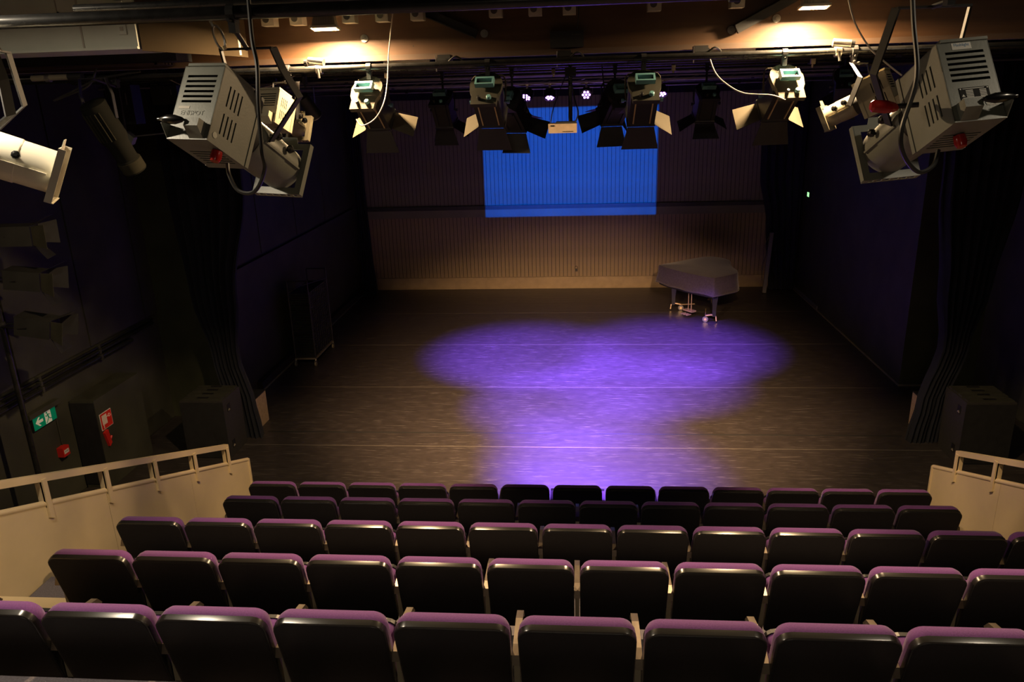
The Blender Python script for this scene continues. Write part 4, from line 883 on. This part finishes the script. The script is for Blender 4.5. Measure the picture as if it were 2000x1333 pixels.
for x, z, s_, lab in ((-1.70, 4.595, -1, 'bright swivel clamp on the lit bar, duct side'), (1.64, 4.595, 1, 'bright swivel clamp on the lit bar, piano side')):
    o = thing('swivel_clamp', lab, 'clamp', (x, 5.26, z), 'bright swivel clamps')
    MB().cyl((-.05, -.03, .035), (.055, -.045, .022), .024, 14).build('barrel', 'steel', o, True)
    MB().cyl((s_*.056, -.046, .022), (s_*.075, -.048, .020), .022, 14).build('end_cap', 'black', o)
    MB().lathe([(.034, -.018), (.034, .018)], (0, .02, -.017), (1, 0, 0), 14).build('jaw', 'steel', o)
    MB().cyl((.0, -.01, -.02), (.005, -.02, -.075), .009, 8).build('wing_bolt', 'steel', o)
for x, lab in ((-1.19, 'pale cover strip behind the lit bar, duct side'), (1.05, 'pale cover strip behind the lit bar, piano side')):
    o = thing('cover_strip', lab, 'strip', (x, 5.66, 4.60), 'pale cover strips')
    MB().bb((-.165, 0, 0), (.165, .02, .034)).build('strip_face', 'socket', o)
    MB().bb((-.168, .02, .0), (-.15, .06, .034)).bb((.15, .02, .0), (.168, .06, .034)).build('end_clip', 'blackmat', o)
for x, y, z, lab in ((-1.49, 6.3, 4.56, 'beside the duct-side cream-backed lamp'), (.85, 7.2, 4.57, 'above the slim piano-side lamp'), (1.78, 6.3, 4.56, 'above the dark lamp behind the small cream spotlight'), (-.2, 7.2, 4.57, 'above the projector')):
    o = thing('bar_bolt', 'small bright coupler bolt %s' % lab, 'bolt', (x, y, z-.01), 'coupler bolts on stage bars')
    MB().bb((-.016, -.016, -.02), (.016, .016, .02)).build('nut', 'gold', o); MB().cyl((0, 0, -.045), (0, 0, -.02), .009, 8).build('stud', 'gold', o)
tb = thing('spring_tube', 'pale metal tube coupling with a collar hanging under the duct', 'coupling', (-3.55, 5.2, 4.578))
MB().cyl((-.12, 0, 0), (.14, 0, .004), .020, 12).build('sleeve', 'lampcream', tb, True)
MB().cyl((-.02, 0, .0), (.012, 0, .0), .027, 12).build('collar', 'steel', tb, True)
MB().cyl((.14, 0, .004), (.24, 0, .005), .022, 12).build('end_sleeve', 'blackmat', tb)
MB().cyl((-.30, 0, .0), (-.12, 0, 0), .004, 6).build('wire', 'steel', tb)
wlp = thing('wall_flood', 'small pale wedge-shaped lamp floating off the dark wall below the duct', 'lamp', (-3.86, 6.5, 4.10))
MB().prism([(-.07, 0, .075), (.02, 0, .07), (.075, 0, .02), (.045, 0, -.035), (-.02, 0, -.065), (-.055, 0, -.01)], (0, .06, 0)).build('reflector', 'lampgrey', wlp)
MB().cyl((.07, .03, .03), (.50, .05, .06), .006, 6).build('arm', 'pipeg', wlp)
MB().cyl((0, .03, .06), (0, .03, .475), .008, 6).build('stem', 'blackmat', wlp)
cable('thin pale cable drooping to the cream-backed lamp, piano side', [(.851, 5.26, 4.555), (.88, 5.20, 4.47), (.94, 5.14, 4.403), (1.04, 5.09, 4.346), (1.20, 5.06, 4.33), (1.29, 5.08, 4.30)], .004, 'cable_w')
cable('thin pale cord hanging diagonally by the stickered spotlight', [(1.548, 4.9, 4.86), (1.604, 4.9, 4.715), (1.705, 4.9, 4.574), (1.801, 4.88, 4.487), (1.88, 4.85, 4.42)], .005, 'cable_w')
cable('thin pale cord hanging past the cream-backed lamp, duct side', [(-1.169, 5.24, 4.90), (-1.207, 5.22, 4.675), (-1.228, 5.20, 4.484), (-1.238, 5.10, 4.354), (-1.30, 5.08, 4.257), (-1.39, 5.08, 4.216), (-1.43, 5.10, 4.256)], .004, 'cable_w')
cable('pale wire sagging beside the louvred spotlight, duct side', [(-3.3, 6.3, 4.585), (-3.1, 6.3, 4.50), (-2.8, 6.3, 4.46), (-2.45, 6.3, 4.50), (-2.2, 6.3, 4.585)], .004, 'cable_w')
cable('loose dark cable hanging from the far bar near the projector pole', [(.20, 6.3, 4.57), (.22, 6.28, 4.40), (.26, 6.28, 4.28), (.31, 6.28, 4.22)], .005)
cable('tangled dark cable dangling below the duct ledge', [(-3.2, 5.2, 4.63), (-3.28, 5.2, 4.52), (-3.45, 5.2, 4.46), (-3.55, 5.2, 4.43), (-3.42, 5.2, 4.48), (-3.2, 5.2, 4.56), (-2.9, 5.2, 4.60)], .007)
cable('thin dark cord hanging down the middle of the beam', [(.02, 5.44, 5.0), (.02, 5.42, 4.88), (.01, 5.41, 4.78)], .004)
# dark hanging equipment boxes by the side wall
for x, y, z, a, lab in ((-4.10, 7.0, 4.22, .34, 'tall dark equipment box hanging beneath the duct'), (-3.62, 6.9, 4.38, .16, 'short dark equipment box hanging beneath the duct')):
    o = thing('hanging_box', lab, 'box', (x, y, z))
    MB().bb((-.12, -.08, 0), (.12, .08, a)).build('case', 'black', o)
    MB().bb((.06, -.084, a*.5), (.068, -.08, a*.8)).build('label_strip', 'pale', o)
    MB().cyl((-.08, 0, a), (-.08, 0, 5.7-z), .008, 6).build('drop_rod', 'blackmat', o); MB().cyl((.08, 0, a), (.08, 0, 5.7-z), .008, 6).build('drop_rod', 'blackmat', o)
# side boom with three lamps
bo = thing('side_boom', 'vertical black boom pipe carrying three side lamps', 'stand', (-5.45, 6.55, 0))
MB().cyl((0, 0, .02), (0, 0, 4.2), .026, 12).build('pipe', 'pipe', bo, True); MB().lathe([(.06, 0), (.06, .02), (.04, .03), (.03, .05)], (0, 0, 0), (0, 0, 1), 20).build('base', 'blackmat', bo)
for z, yw, pt_, lab in ((3.29, 74, 2, 'topmost of three dark side lamps on the boom'), (2.88, 78, 8, 'middle one of three dark side lamps on the boom'), (2.43, 80, 12, 'lowest of three dark side lamps on the boom')):
    o = thing('side_lamp', lab, 'stage lamp', (-5.10, 6.55, z), 'side lamps on the boom')
    Mx = aim(yw, pt_)
    MB(Mx).bb((-.10, -.15, -.085), (.10, .16, .085)).build('body', 'black', o)
    MB(Mx).bb((-.105, -.155, .083), (.105, .165, .09)).bb((.10, -.15, -.09), (.106, .16, .09)).build('top_trim', 'mesh', o)
    for q, ang in ((1, 35), (3, 30), (0, 50), (2, 30)):
        Mq = Mx @ Matrix.Translation((0, .165, 0)) @ Matrix.Rotation(R(90*q), 4, 'Y') @ Matrix.Translation((0, 0, -.09)) @ Matrix.Rotation(R(-ang), 4, 'X')
        MB(Mq).prism([(-.085, 0, 0), (.085, 0, 0), (.11, .16, 0), (-.11, .16, 0)], (0, 0, .002)).build('barn_door', 'olive' if q == 3 else 'blackmat', o)
    MB().tube([(-.02, -.11, 0), (-.10, -.12, 0), (-.32, -.04, 0), (-.32, .04, 0), (-.10, .12, 0), (-.02, .11, 0)], .008, 6).build('yoke', 'black', o)
    MB().cyl((-.35, 0, -.03), (-.35, 0, .03), .034, 12).build('hook_clamp', 'blackmat', o)
